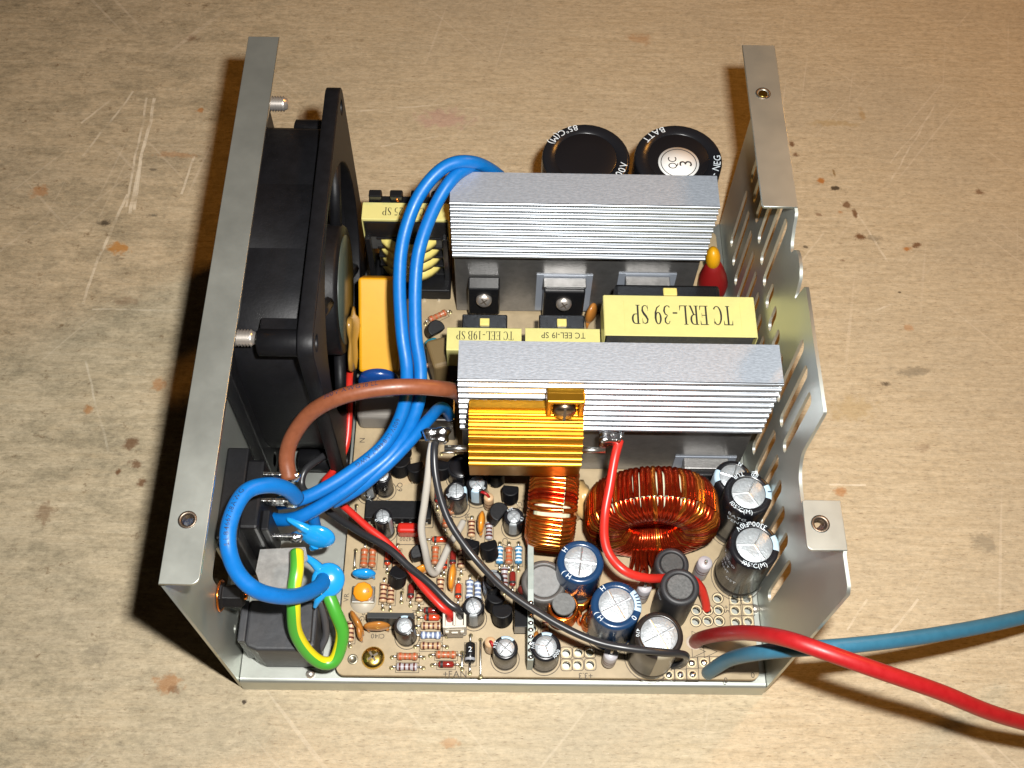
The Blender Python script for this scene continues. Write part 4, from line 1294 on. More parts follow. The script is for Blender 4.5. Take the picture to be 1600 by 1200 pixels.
# ------------------------------------------------------------------ small parts
def lead_pts(L, bl, h):
    return [[(-bl / 2, 0, h), (-L / 2 + .4, 0, h), (-L / 2, 0, h - .4), (-L / 2, 0, -.2)], [(bl / 2, 0, h), (L / 2 - .4, 0, h), (L / 2, 0, h - .4), (L / 2, 0, -.2)]]
PAL = {'beige': res_beige, 'brown': res_brown, 'blue': res_blue, 'grey': res_grey, 'steel': res_steel}
BANDS = {'beige': band_br, 'brown': band_or, 'blue': print_white, 'grey': band_br, 'steel': print_white}
def resistor(label, c, ang, kind, L=8.6, bl=5.6, D=2.1):
    t = thing("resistor", label, "resistor", (c[0], c[1], ZB), ang, "small axial resistors")
    r = D / 2
    h = r + .15
    MB().lathe([(.3, -bl / 2), (r * .9, -bl / 2 + .15), (r, -bl / 2 + .5), (r, -bl / 2 + 1.3), (r * .84, -bl / 2 + 1.6), (r * .84, bl / 2 - 1.6), (r, bl / 2 - 1.3), (r, bl / 2 - .5), (r * .9, bl / 2 - .15), (.3, bl / 2)], 14, (0, 0, h), 'X').build("body", PAL[kind], t)
    b = MB()
    for x, rr, w in ((-bl / 2 + .9, r, .55), (-bl * .11, r * .84, .5), (bl * .11, r * .84, .5), (bl / 2 - .9, r, .5)):
        b.lathe([(rr + .03, x - w / 2), (rr + .03, x + w / 2)], 14, (0, 0, h), 'X')
    b.build("colour_bands", BANDS[kind], t)
    for p in lead_pts(L, bl, h):
        MB().tube(p, .3, 7).build("lead", lead_m, t)
    ca, sa = math.cos(ang), math.sin(ang)
    cor = [(-bl / 2 - .3, -r - .2), (bl / 2 + .3, -r - .2), (bl / 2 + .3, r + .2), (-bl / 2 - .3, r + .2)]
    sk.line([(c[0] + x * ca - y * sa, c[1] + x * sa + y * ca) for x, y in cor], .14, ZS, True)
    for s in (-1, 1):
        joint((c[0] + s * L / 2 * ca, c[1] + s * L / 2 * sa))
    return t
joints = MB()
def joint(p):
    joints.lathe([(.62, ZB + .01), (.5, ZB + .10), (.3, ZB + .14)], 10, (p[0], p[1], 0))
def diode(label, c, ang, m, L=7.6, bl=4.2, D=1.8, band=True, group="glass diodes", bandm=None):
    t = thing("diode", label, "diode", (c[0], c[1], ZB), ang, group)
    r = D / 2
    h = r + .15
    MB().lathe([(.3, -bl / 2), (r * .8, -bl / 2 + .1), (r, -bl / 2 + .5), (r, bl / 2 - .5), (r * .8, bl / 2 - .1), (.3, bl / 2)], 14, (0, 0, h), 'X').build("body", m, t)
    if band:
        MB().lathe([(r + .03, -bl / 2 + .6), (r + .03, -bl / 2 + 1.3)], 14, (0, 0, h), 'X').build("cathode_band", bandm or print_black, t)
    for p in lead_pts(L, bl, h):
        MB().tube(p, .3, 7).build("lead", lead_m, t)
    ca, sa = math.cos(ang), math.sin(ang)
    cor = [(-bl / 2 - .4, -r - .25), (bl / 2 + .4, -r - .25), (bl / 2 + .4, r + .25), (-bl / 2 - .4, r + .25)]
    sk.line([(c[0] + x * ca - y * sa, c[1] + x * sa + y * ca) for x, y in cor], .14, ZS, True)
    for s in (-1, 1):
        joint((c[0] + s * L / 2 * ca, c[1] + s * L / 2 * sa))
    return t
V, H = math.pi / 2, 0.0
resistor("brown resistor, left of the pair above the blue dipped capacitor", (33, 33.5, 6), V, 'brown')
resistor("brown resistor, right of the pair above the blue dipped capacitor", (35.3, 33.5, 6), V, 'brown')
resistor("beige resistor just left of the red fan wire above a round transistor", (42.1, 33.6, 6), V, 'beige')
resistor("beige resistor right of the square orange trimmer", (39, 23.4, 6), V, 'beige')
resistor("beige resistor second right of the square orange trimmer", (41.1, 23.1, 6), V, 'beige')
resistor("brown resistor seen between the grey wire's two arms", (52.9, 34.5, 6), V, 'brown')
resistor("beige resistor left of the transistor under the thin black wire", (60.3, 33.6, 6), V, 'beige')
resistor("orange beige resistor right of the fan wires above the connector", (54.7, 25.1, 6), V, 'beige')
resistor("blue grey resistor behind the capacitor beside the fan connector", (62.8, 24.5, 6), V, 'steel')
resistor("blue grey resistor, second behind the capacitor beside the connector", (65.1, 24.1, 6), V, 'steel')
resistor("beige resistor lying topmost left of the fan connector", (52.6, 14.1, 6), H, 'beige')
resistor("blue violet resistor lying left of the fan connector", (52.6, 11.5, 6), H, 'steel')
resistor("beige resistor lying lowest left of the fan connector", (52.7, 8.6, 6), H, 'beige')
resistor("beige resistor at the board's left edge beside the earth cable", (30.8, 12.3, 6), V, 'beige', 7.6)
resistor("brown resistor lying right of the brass board screw, upper of two", (46.6, 5.6, 6), H, 'brown')
resistor("beige grey resistor lying right of the brass board screw, lower of two", (46.6, 2.8, 6), H, 'grey')
resistor("brown resistor lying directly below the fan connector", (56.9, 6.2, 6), H, 'brown')
resistor("blue resistor, left of the blue and red row under C2", (71, 34.7, 6), V, 'blue', 8.2, 5.2)
resistor("red brown resistor in the middle of the row under C2", (73.6, 34.7, 6), V, 'brown', 8.2, 5.2)
resistor("blue resistor against the upright board's rear end", (76.3, 34.8, 6), V, 'blue', 8.2, 5.2)
resistor("beige resistor left of the orange lens shaped capacitor", (62.9, 42.7, 6), V, 'beige', 7.8, 5.2)
resistor("grey beige resistor right of the orange lens shaped capacitor", (67.9, 42, 6), V, 'grey', 7.8, 5.2)
resistor("beige resistor with black rings behind the Y scored capacitor", (83.7, 13.3, 6), V, 'beige', 8.0, 5.4)
resistor("dark brown resistor behind the upright board's rear end", (57, 49.7, 6), V, 'brown', 8.0, 5.4)
resistor("beige resistor between the film capacitor and the rear heatsink", (49, 96.1, 6), H, 'beige', 9, 6.2)
resistor("brown resistor lying beside the standby transformer's base", (50.5, 114.3, 6), D_(30), 'brown', 9, 6.2)
diode("orange red glass diode left of the red fan wire", (39.6, 33.5, 6), V, glass_red)
diode("dark red glass diode right of the round black transistor", (46.6, 23.9, 6), V, glass_dark)
diode("dark red glass diode right of the grey wire's elbow", (57.9, 33.8, 6), V, glass_dark)
diode("bright red glass diode right of the long orange capacitor", (59.7, 24.1, 6), V, glass_red)
diode("red glass diode lying under Q-row beside the grey wire", (53.9, 39.3, 6), H, glass_red)
diode("small red glass diode touching the grey wire's right arm", (55.5, 32.2, 6), V, glass_red, 6.4, 3.4)
diode("dark red glass diode topmost left of the fan connector", (52.4, 18.5, 6), H, glass_dark)
diode("red glass diode second from top left of the fan connector", (52.7, 16.5, 6), H, glass_red)
diode("dark red glass diode below the fan connector above the FAN print", (57, 3.6, 6), H, glass_dark)
pd = diode("thick black diode with grey band right of the FAN print", (63.4, 6.7, 6), V, black_gl, 10.4, 5.6, 2.8, True, "black power diodes", band_gy)
g = MB(); text_flat(g, "2", 2.0, (.6, 0), -V, 3.02); g.build("lettering", print_white, pd)
g = None

def jumper(label, a, b):
    p = Vector((a[0], a[1], ZB)); q = Vector((b[0], b[1], ZB))
    d = (q - p).normalized() * .5
    w = MB().tube([p + Vector((0, 0, -.2)), p + d * .4 + Vector((0, 0, .7)), p + d + Vector((0, 0, .9)), q - d + Vector((0, 0, .9)), q - d * .4 + Vector((0, 0, .7)), q + Vector((0, 0, -.2))], .3, 7)
    joint(p); joint(q)
    return tag(w.build("jumper_wire", lead_m, loc=p), label, "jumper wire", "bare jumper wires")
jumper("bare jumper wire at the board's left edge above the blue capacitor", (30.3, 36.1, 5), (30.4, 30.8, 5))
jumper("bare jumper wire left of the upright orange resistor", (66.1, 10.7, 5), (66.3, 0.7, 5))
jumper("bare jumper wire right of the round transistor by the trimmer", (44, 23.8, 5), (44, 21.1, 5))
jumper("bare jumper wire between the fan connector and the black diode", (61.2, 7.1, 5), (61.3, 2.6, 5))
jumper("bare jumper wire beside the long black chip's left end", (29.5, 49.8, 5), (29.6, 46.6, 5))
jumper("bare jumper wire crossing beneath the gold resistor's left pin", (53.4, 66.7, 5), (57.6, 66.8, 5))

def upright_resistor(label, top, D, h, m, cap_m, lead_m2, foot, tilt=None, bands=()):
    t = thing("upright_resistor", label, "resistor", (top[0], top[1], ZB), 0, "resistors standing on end", tilt=tilt)
    r = D / 2
    MB().lathe([(.3, 1.2), (r * .92, 1.3), (r, 1.8), (r, h - .6), (r * .9, h - .1), (.4, h)], 20).build("body", m, t)
    b = MB()
    for z in bands:
        b.lathe([(r + .03, z), (r + .03, z + .6)], 20)
    if bands:
        b.build("colour_bands", band_br, t)
    f = Vector((foot[0] - top[0], foot[1] - top[1], 0))
    MB().tube(smooth_path([(0, 0, h - .2), (f.x * .15, f.y * .15, h + 1.1), (f.x * .5, f.y * .5, h + .6), (f.x * .9, f.y * .9, h - 3.0), (f.x, f.y, 3), (f.x, f.y, -.2)], 5), .42, 8).build("bent_lead", lead_m2, t)
    MB().tube([(0, 0, -.2), (0, 0, 1.4)], .4, 8).build("lead", lead_m, t)
    joint(foot)
    return t
upright_resistor("upright beige resistor with a red sleeved lead near the front edge", (68.8, 7.8, 13), 3.0, 8.5, res_beige, None, w_dred, (70.4, 4.8, 5))
upright_resistor("upright beige resistor with red sleeved lead below the gold resistor", (67.7, 49.4, 13), 2.8, 8.5, res_beige, None, w_dred, (62.9, 51.8, 5), None, (3.2, 5.0))
upright_resistor("upright grey resistor with bent bright lead beside the tall drum", (126.9, 29.6, 16), 4.0, 11.5, res_grey, None, lead_m, (126.9, 28.8, 5), None, (6.2, 7.8))
upright_resistor("upright pale grey resistor under the red wire by the striped capacitor", (110.2, 22.7, 16), 3.8, 11, res_grey, None, lead_m, (110.4, 28.6, 5), None, (5.5, 7.4))
upright_resistor("upright pale grey resistor at the front edge under the black wire", (100.6, 4.7, 14), 3.8, 9.5, res_grey, None, lead_m, (102.2, 10.2, 5), None, (4.0, 5.6))

def lens_cap(label, c, ang, w, h, d, m, z=None, tilt=0.0, group="dipped lens shaped capacitors", mark=None):
    """flat dipped capacitor standing on its two leads; ang turns its broad face"""
    t = thing("dipped_capacitor", label, "capacitor", (c[0], c[1], ZB), ang, group, tilt=(tilt, 0))
    z0 = 2.2 if z is None else z
    b = MB().ell((0, 0, z0 + h / 2), w / 2, d / 2, h / 2, 20, 12, fn=lambda q: 1 + .03 * math.sin(6 * q[0]))
    bo = b.build("body", m, t)
    for s in (-1, 1):
        MB().tube([(s * w * .33, 0, z0 + h * .2), (s * w * .36, 0, 1.4), (s * w * .36, 0, -.2)], .42, 7, rf=lambda q: 1.6 - .8 * min(1, q * 1.6)).build("lead", m if z is None else lead_m, t)
    return t
lens_cap("orange lens shaped capacitor standing between two beige resistors", (65.7, 43.1, 8), D_(86), 6.6, 6, 2.2, orange_dip)
lens_cap("long orange lens shaped capacitor right of the grey wire's elbow", (58, 26.9, 8), D_(85), 7.6, 6, 2.3, orange_dip)
lens_cap("brown lens shaped capacitor leaning at the board's left edge", (32.8, 13.8, 8), D_(-58), 7.0, 5.6, 2.0, amber_dip)
lens_cap("brown lens shaped capacitor lying across beside the C140 print", (38.3, 12.7, 8), 0.05, 7.2, 5.6, 2.2, amber_dip)
lens_cap("small brown leaf shaped capacitor below its leaning twin", (33.6, 11.5, 7), D_(100), 4.6, 4.4, 1.8, amber_dip)
lens_cap("small blue lens shaped capacitor behind the orange trimmer", (33.7, 27.7, 9), 0.0, 6.6, 4.4, 2.8, ceramic_blue)
lens_cap("small teal drop capacitor between film capacitor and transformer", (49.6, 101.5, 10), 0.2, 5.2, 5.4, 3.4, mat("teal_dip", (.02, .22, .30), .25))
lens_cap("orange brown disc capacitor between the rear transistors", (98.5, 112.6, 14), D_(60), 5.6, 9, 3, amber_dip)

# orange trimmer on its square base
tp = (33.5, 22.5, 9)
tr = thing("trimmer", "orange round trimmer on a square silver base at the board's left", "trimmer", (tp[0], tp[1], ZB))
MB().box(-3.2, 3.2, -2.2, 2.6, 0.2, 1.6).build("base", lead_m, tr, bevel=.3)
MB().lathe([(3.6, .1), (3.6, .5), (0.001, .6)], 24, (0, -1.2, 0)).build("base_disc", conn_dull, tr)
tk = MB().lathe([(0.001, 0), (2.5, 0), (2.75, .4), (2.75, 1.6), (2.4, 2.1), (0.001, 2.2)], 10, (0, 0, 0))
tk.xf(Matrix.Translation((0.1, .8, 2.0)) @ Matrix.Rotation(.35, 4, 'X') @ Matrix.Rotation(.2, 4, 'Z'))
ko = tk.build("knob", mat("orange_knob", (.72, .27, .012), .3, coat=.2), tr)
g = MB(); text_flat(g, "502", 1.5, (.7, -.6), .35, 0); g.xf(Matrix.Translation((0.1, .8, 4.3)) @ Matrix.Rotation(.35, 4, 'X')); g.build("lettering", band_br, ko)

def to92(label, c, ang, tilt=0.0, h=5.0, w=4.8, lift=3.0):
    t = thing("small_transistor", label, "transistor", (c[0], c[1], ZB), ang, "small black transistors")
    r = w / 2
    poly = [(r * math.cos(math.radians(a)), r * math.sin(math.radians(a))) for a in range(-35, 216, 12)]
    b = MB().prism(poly, lift, lift + h, 'XY')
    M = Matrix.Translation((0, 0, lift)) @ Matrix.Rotation(tilt, 4, 'X') @ Matrix.Translation((0, 0, -lift))
    b.xf(M)
    b.build("body", black_pl, t, bevel=.3, ang=50)
    for k in (-1, 0, 1):
        MB().tube([(k * 1.3, 0, lift + .2), (k * 1.5, .1, lift * .6), (k * 2.0, .2, -.2)], .32, 7).build("lead", lead_m, t)
    return t
to92("small black transistor right of the orange trimmer", (42.8, 25.8, 9), D_(150), D_(18))
to92("small black transistor half under the grey wire's left arm", (48.6, 33.3, 9), D_(20), D_(8))
to92("small black transistor under the thin black wire, left of a pair", (62.8, 34.6, 9), D_(170), D_(15))
to92("small black transistor under the thin black wire, right of a pair", (68.4, 33.9, 9), D_(200), D_(20))
to92("small black transistor left of the capacitor by the small toroid", (70, 45.5, 9), D_(60), D_(10), 5.4, 5.6)
to92("small black transistor with flat top beneath the gold resistor", (73.8, 51.3, 9), D_(180), D_(10))
to92("small black transistor above the Q9 print", (42, 59.9, 9), D_(180), D_(12), 5, 6)
to92("small black transistor above the Q9 row, partly under the gold resistor's pin", (42.5, 64.8, 9), D_(190), D_(20), 5, 5)
to92("small black transistor between the fan connector and the upright board, rear one", (69.6, 19.3, 9), D_(160), D_(15))
to92("small black transistor between the fan connector and the upright board, front one", (72, 15.8, 9), D_(190), D_(10), 5.6, 5.6)
to92("small black transistor between the grey wire and the Q9 print", (46.9, 57.9, 9), D_(200), D_(14), 5, 5)
to92("small black transistor beside the teal drop capacitor", (49.4, 107.3, 10), D_(40), D_(25), 5, 5.4)

resistor("beige resistor half under the fan wires near the connector", (49, 23.6, 6), V, 'beige')
resistor("brown resistor beside the S8 print right of the grey wire", (55.5, 45.4, 6), V, 'brown', 7.6, 5.0)
resistor("grey resistor under the thin black wire left of the upright board", (72.4, 28.3, 6), V, 'grey')
resistor("beige resistor beside the teal drop capacitor", (53, 101.2, 6), V, 'beige', 9, 6.2)
diode("dark red glass diode at the upright board's left side", (74.7, 27.8, 6), V, glass_dark)
diode("dark red glass diode behind the small trio under the gold resistor", (52.9, 52.7, 6), V, glass_dark)
to92("small black transistor between the grey and black hanging wires", (53.9, 58.8, 9), D_(170), D_(12), 5, 5)
to92("small black transistor right of the white striped capacitor under the gold resistor", (69.8, 57, 9), D_(185), D_(8), 5, 5)
lens_cap("small brown leaf capacitor between the upright board and Y scored capacitor", (80.9, 9.9, 7), D_(80), 4.4, 4.2, 1.8, amber_dip)
lens_cap("small orange leaf capacitor behind the fan connector", (49.6, 29, 8), D_(20), 4.8, 5, 2.0, orange_dip)

# chips
def chip(label, c, lx, ly, h, pins, m=black_pl, lift=.8, notch=True):
    t = thing("integrated_circuit", label, "chip", (c[0], c[1], ZB), 0.0, "integrated circuits")
    b = MB().prism([(-ly / 2, lift), (-ly / 2 + .25, lift + h * .5), (-ly / 2 + .5, lift + h), (ly / 2 - .5, lift + h), (ly / 2 - .25, lift + h * .5), (ly / 2, lift)], -lx / 2, lx / 2, 'YZ')
    b.build("body", m, t, bevel=.12)
    for k in range(pins):
        x = -lx / 2 + lx * (k + .5) / pins
        for s in ((-1, 1) if ly > 3.5 else (1,)):
            MB().box(x - .3, x + .3, s * (ly / 2 + .1) - .12, s * (ly / 2 + .1) + .12, -.2, lift + h * .5).build("pin", lead_m, t)
    sk_rect(c[0], c[1], lx + 1, ly + 1.4)
    return t
chip("long black chip lying below the blue cables", (42, 47.1, 9), 18.6, 6.4, 3.2, 8)
chip("flat grey black chip standing in a row behind the small brown capacitors", (41.8, 15.3, 11), 12.6, 2.6, 5.4, 9, mat("grey_black_plastic", (.030, .031, .030), .35))
rc = (45.7, 41.3, 9)
t = thing("film_capacitor", "small red film capacitor in front of the long black chip", "capacitor", (rc[0], rc[1], ZB))
MB().box(-3.6, 3.6, -1.5, 1.5, .6, 5.2).build("body", red_dip, t, bevel=.9, seg=3)
for s in (-1, 1):
    MB().tube([(s * 2.4, 0, .8), (s * 2.4, 0, -.2)], .35, 7).build("lead", lead_m, t)
sk_rect(rc[0], rc[1] - 1.6, 8, 3.4)

# upright daughter board
db0, db1 = (77.4, 32.5, 17), (77.8, 0.9, 12)
t = thing("upright_board", "narrow grey green circuit board standing on edge among the capacitors", "circuit board", (79.4, 18, ZB))
MB().prism([(-15.4, 0), (16.5, 0), (16.5, 12.5), (3, 12.5), (-15.4, 9.5)], -.8, .8, 'YZ').build("panel", pcb_edge, t, bevel=.12)
for k in range(9):
    y = -14.6 + k * 1.75
    MB().ell((0, y, 9.8 + (k * 1.75) * .163), .75, .62, .5, 10, 6).build("solder_joint", solder, t)
MB().box(-4.2, -.8, -6, 3, 2, 8).build("chip", black_gl, t, bevel=.2)
MB().ell((-2.0, 4.5, 7.5), 1.6, 1.3, 2.0, 12, 8).build("red_bead", mat("brown_red_bead", (.12, .02, .015), .2, coat=.3), t)

# brass board screw
bs = (37.3, 5.3, 5)
pan_screw("board_screw", "brass coloured cross head screw holding the board's front left corner", "screw", (bs[0], bs[1], ZB), (0, 0, 1), 3.1, brass, h=1.9)

# ------------------------------------------------------------------ mains side
t = thing("film_capacitor", "large yellow box film capacitor beside the fan under the blue cables", "capacitor", (34.0, 102.5, ZB))
MB().prism([(9.5, 25.0), (-12.5, 7.0), (-6.8, .1), (15.2, 18.0)], -6.0, 6.0, 'YZ').build("body", film_yel, t, bevel=1.0, seg=3)
for s in (-1, 1):
    MB().tube([(s * 3, 4, 9), (s * 3, 4, -.2)], .4, 7).build("lead", lead_m, t)
vd = (34.4, 86.8, 14)
t = thing("disc_varistor", "dark blue round disc behind the brown cable", "varistor", (vd[0], vd[1], ZB), 0.0)
b = MB().lathe([(0.001, -1.8), (5.0, -1.6), (6.2, -.8), (6.2, .8), (5.0, 1.6), (0.001, 1.8)], 28, (0, 0, 7.5), 'Y')
b.build("disc", mov_blue, t)
for s in (-1, 1):
    MB().tube([(s * 3, 0, 3), (s * 3, 0, -.2)], .45, 7).build("lead", lead_m, t)
t = thing("heatshrink_part", "grey wrapped fuse block under the brown cable", "fuse", (35.0, 78.5, ZB))
MB().box(-6.5, 6.5, -4.2, 4.2, .2, 8.5).build("body", mat("dull_grey_wrap", (.20, .185, .165), .35), t, bevel=1.5, seg=3)
t = thing("black_component", "black block under the cables behind the front heatsink's left end", "relay", (52.0, 77.0, ZB))
MB().box(-6.0, 5.5, -6, 7, .2, 13).build("body", black_gl, t, bevel=.5)
MB().box(-3, 3, -3, 4, 13, 13.3).build("top_recess", black_pl, t)
tt = thing("wound_choke", "black taped choke with tan winding beside the front heatsink's left end", "inductor", (52.5, 93.0, ZB), .3)
MB().box(-3.2, 3.2, -5, 5, .5, 15).build("winding", mat("dark_tan_tape", (.16, .11, .05), .4), tt, bevel=1.2, seg=3)
MB().box(-3.8, 3.8, -5.6, 5.6, 0, 1.5).build("base", black_pl, tt, bevel=.3)

# insulating sheet standing behind the cables, red sleeved part by the wall
sh = MB().box(-6.5, 6.5, -.15, .15, 0, 41)
tag(sh.build("insulating_sheet", plastic_sheet), "milky plastic insulating sheet standing behind the blue cables", "plastic sheet").location = Vector((55.0, 137.5, ZB)) * S
t = thing("sleeved_capacitor", "yellow capacitor in a red sleeve between rear heatsink and slotted wall", "capacitor", (138.4, 126.1, 5), 0, None, (D_(-4), D_(-8)))
MB().lathe([(4.2, .2), (4.8, 4), (4.2, 8), (3.0, 12), (2.2, 14), (1.8, 14.4)], 18).build("red_sleeve", red_wrap, t)
MB().ell((-.2, .6, 15.8), 2.3, 3.0, 4.6, 16, 10).build("yellow_body", film_yel, t)

# mains inlet
inl = thing("mains_inlet", "black mains inlet socket body on the left wall with solder tags", "socket", (1, 30, 36))
def il(o):
    o.location = -Vector((1, 30, 36)) * S
    return o
il(MB().box(0.9, 10.6, 27.0, 46.0, 20, 43.5).build("body", black_pl, inl, bevel=.8))
il(MB().box(0.85, 6.5, 23.5, 48.5, 18.5, 45).build("rim", black_pl, inl, bevel=.5))
il(MB().box(10.6, 12.6, 28.0, 33.5, 22, 40).build("back_boss", black_pl, inl, bevel=.4))
tags_ = [(42.0, 42.0), (35.2, 41.0), (30.0, 30.0)]
for y, z in tags_:
    il(MB().box(10.4, 18.5, y - .5, y + .5, z - 1.6, z + 1.6).build("solder_tag", solder, inl, bevel=.2))
    il(MB().ell((18.0, y, z), 2.0, 1.5, 1.7, 12, 8, fn=lambda d: 1 + .14 * math.sin(6 * d[0] + 4 * d[2])).build("solder_blob", solder, inl))
# earth plate
ep = MB().prism([(9.0, 26.5), (20.6, 27.4), (21.6, 24.0), (18.4, 18.6), (17.6, 15.5), (11.0, 15.2), (8.8, 20.0)], 0, .7, 'XY')
ep.xf(Matrix.Translation((0, 0, 30.5)) @ Matrix.Translation((15, 20, 0)) @ Matrix.Rotation(D_(-10), 4, 'X') @ Matrix.Translation((-15, -20, 0)))
tag(ep.build("earth_plate", mat("tinned_earth_plate", (.62, .62, .60), .36, .7, .3, 300, .3, 500), loc=(15, 21, 29)), "dull tinned earth plate under the big blue loop", "metal plate")
t = thing("mains_switch", "dark grey mains switch body low in the case's front left corner", "switch", (14, 11, 0))
MB().prism([(-8.5, -6.2), (-5.8, -7.2), (8.0, -7.2), (9.2, -5.8), (9.2, 6.4), (-9.2, 6.4), (-9.2, -4.8)], .2, 17, 'XY').build("body", black_rub, t, bevel=.9, seg=3)
MB().box(-11, -9.0, -5, 6, 1.2, 17.5).build("collar", black_rub, t, bevel=.4)
MB().prism([(3.8, -5.4), (8.4, -5.4), (8.2, 4.8), (4.4, 4.8)], 17.1, 19.5, 'XY').build("raised_rib", black_rub, t, bevel=.5)
t = thing("panel_bushing", "small black bushing with copper ring on the left wall near the front", "bushing", (0.9, 13.0, 33))
MB().lathe([(3.6, 0), (3.6, 1.0), (3.0, 1.3), (3.0, 6.0), (2.2, 6.4), (0.001, 6.5)], 6, (0, 0, 0), 'X', False).build("hex_body", black_pl, t, bevel=.2)
MB().lathe([(3.9, .1), (4.1, .4), (3.9, .7), (3.7, .4), (3.9, .1)], 24, (0, 0, 0), 'X').build("copper_ring", copper, t)
MB().lathe([(0.001, 7.1), (.9, 7.0), (1.0, 6.4)], 12, (0, 0, 0), 'X').build("tip", copper, t)
# blue safety capacitors
def safety_cap(label, c, rot, w, h, d):
    t = thing("ceramic_capacitor", label, "capacitor", c, 0, "blue ceramic safety capacitors")
    t.rotation_euler = rot
    MB().ell((0, 0, 0), w / 2, h / 2, d / 2, 24, 14).build("disc", ceramic_blue, t)
    MB().tube(smooth_path([(-w * .30, h * .22, 0), (-w * .55, h * .36, 0), (-w * .85, h * .46, -.3), (-w * .95, h * .48, -.8)]), 1.0, 8, rf=lambda q: 1.5 - 1.1 * q).build("coated_lead", ceramic_blue, t)
    MB().tube(smooth_path([(-w * .05, -h * .40, 0), (-w * .12, -h * .62, -.3), (-w * .16, -h * .85, -1.5)]), 1.0, 8, rf=lambda q: 1.5 - 1.0 * q).build("coated_lead", ceramic_blue, t)
    return t
safety_cap("bright blue ceramic capacitor lying flat beside the upper blue cables", (23.1, 31.5, 27), (D_(62), D_(8), D_(-8)), 9.2, 7.4, 3.4)
sc2 = safety_cap("bright blue ceramic capacitor facing up above the earth cable", (26.6, 19.9, 26), (D_(18), D_(10), D_(-12)), 8.6, 9.0, 3.6)
g = MB(); text_flat(g, "JD", 1.7, (0, .6), -.2, 0); text_flat(g, "472", 1.5, (0, -1.4), -.2, 0); g.xf(Matrix.Translation((-.2, -.4, 1.86))); g.build("lettering", print_blackish, sc2)

# ------------------------------------------------------------------ cables and wires
def cable(name, label, pts, r, m, group=None, step=8, bare=None, texts=(), two=None, n=14, bare_start=False):
    rk = random.Random(len(label) * 7 + len(pts))
    pts = [Vector(a) + Vector((rk.uniform(-.28, .28), rk.uniform(-.28, .28), rk.uniform(-.4, .4))) * (0 if i in (0, len(pts) - 1) else 1) for i, a in enumerate(pts)]
    p = smooth_path(pts, step)
    loc = p[0]
    t = thing(name, label, "cable" if r > 1.2 else "wire", loc, 0, group)
    q = [a - loc for a in p]
    b = MB()
    if two:
        L = len(q)
        tw = two
        b.tube(q, r, 20, True, True, 0, lambda j, i: 1 if (i + 9) % 20 < 9 else 0, twist=tw)
        sh = b.build("sheath", [w_green, w_yel], t)
    else:
        b.tube(q, r, n)
        sh = b.build("sheath", m, t)
    if bare:
        d = (q[-1] - q[-2]).normalized()
        MB().tube([q[-1] - d * .2, q[-1] + d * bare], r * .55, 9).build("bare_end", copper if bare > 3 else solder, t)
    if bare_start:
        d = (q[0] - q[1]).normalized()
        MB().tube([q[0] - d * .2, q[0] + d * 2.5], r * .55, 9).build("bare_end", solder, t)
    # printed legend along the sheath
    if texts:
        tm = MB()
        cl = [0.0]
        for i in range(1, len(q)):
            cl.append(cl[-1] + (q[i] - q[i - 1]).length)
        def at_len(s):
            s = max(0.0, min(cl[-1] - 1e-4, s))
            i = 0
            while cl[i + 1] < s:
                i += 1
            f = (s - cl[i]) / (cl[i + 1] - cl[i])
            return q[i].lerp(q[i + 1], f), (q[i + 1] - q[i]).normalized()
        for s0, txt, size, flip, upv in texts:
            lay, w = text_layout(txt, size, .14)
            for x, vs, fs, cw in lay:
                pts3 = []
                for v in vs:
                    u = x + v[0] * size
                    c, tn = at_len(s0 * cl[-1] + (-u if flip else u))
                    up = Vector(upv)
                    nn = (up - tn * up.dot(tn)).normalized()
                    bb = nn.cross(tn)
                    h = (v[1] * size - size * .35)
                    a = h / r
                    a = -a if flip else a
                    pts3.append(c + (nn * math.cos(a) + bb * math.sin(a)) * (r + .04))
                tm.add(pts3, fs)
        tm.build("printed_legend", print_blackish, sh)
    return t

BL = "blue mains cables"
UPV = (0.1, -.35, 1)
cable("mains_cable", "outer left blue cable arching over the rear heatsink's left end", [(73.2, 136.8, 40), (68.5, 130.1, 56), (61.5, 125.4, 66), (54.6, 122, 68), (47.9, 115.7, 64), (44, 106.2, 58), (42.8, 95.6, 52), (43.5, 83.1, 46), (45, 73.4, 42), (44.7, 62.7, 40), (40.3, 52.2, 40), (31.4, 44.7, 38), (23.2, 40.1, 36), (17.6, 38.7, 34), (12.7, 39.2, 31)],
      1.8, w_blue, BL, texts=[(.735, "600V LL84667 AWG", 1.7, False, (0, -.2, 1))])
cable("mains_cable", "inner right blue cable arching over the rear heatsink's left end", [(74.4, 137.7, 38), (69.7, 132.1, 52), (63.2, 127, 62), (57.6, 121.4, 65), (52.2, 114.1, 62), (48.6, 103.8, 57), (46.9, 95.7, 52), (47.5, 83.1, 46), (48.8, 73.5, 42), (48.3, 63.9, 38), (43.2, 51.4, 38), (33.8, 43.5, 36), (25.4, 38.7, 33), (17.8, 35.7, 30), (11.1, 36.5, 26), (7.8, 38.9, 24)],
      1.8, w_blue, BL)
cable("mains_cable", "short blue cable dropping to the board under the brown cable", [(55.5, 75, 6), (55.6, 72.3, 20), (54.3, 69, 30), (51.4, 62.1, 36), (46.7, 53.9, 38), (41, 47.5, 37), (33.6, 42.5, 34), (26.7, 39.8, 30)],
      1.65, w_blue, BL)
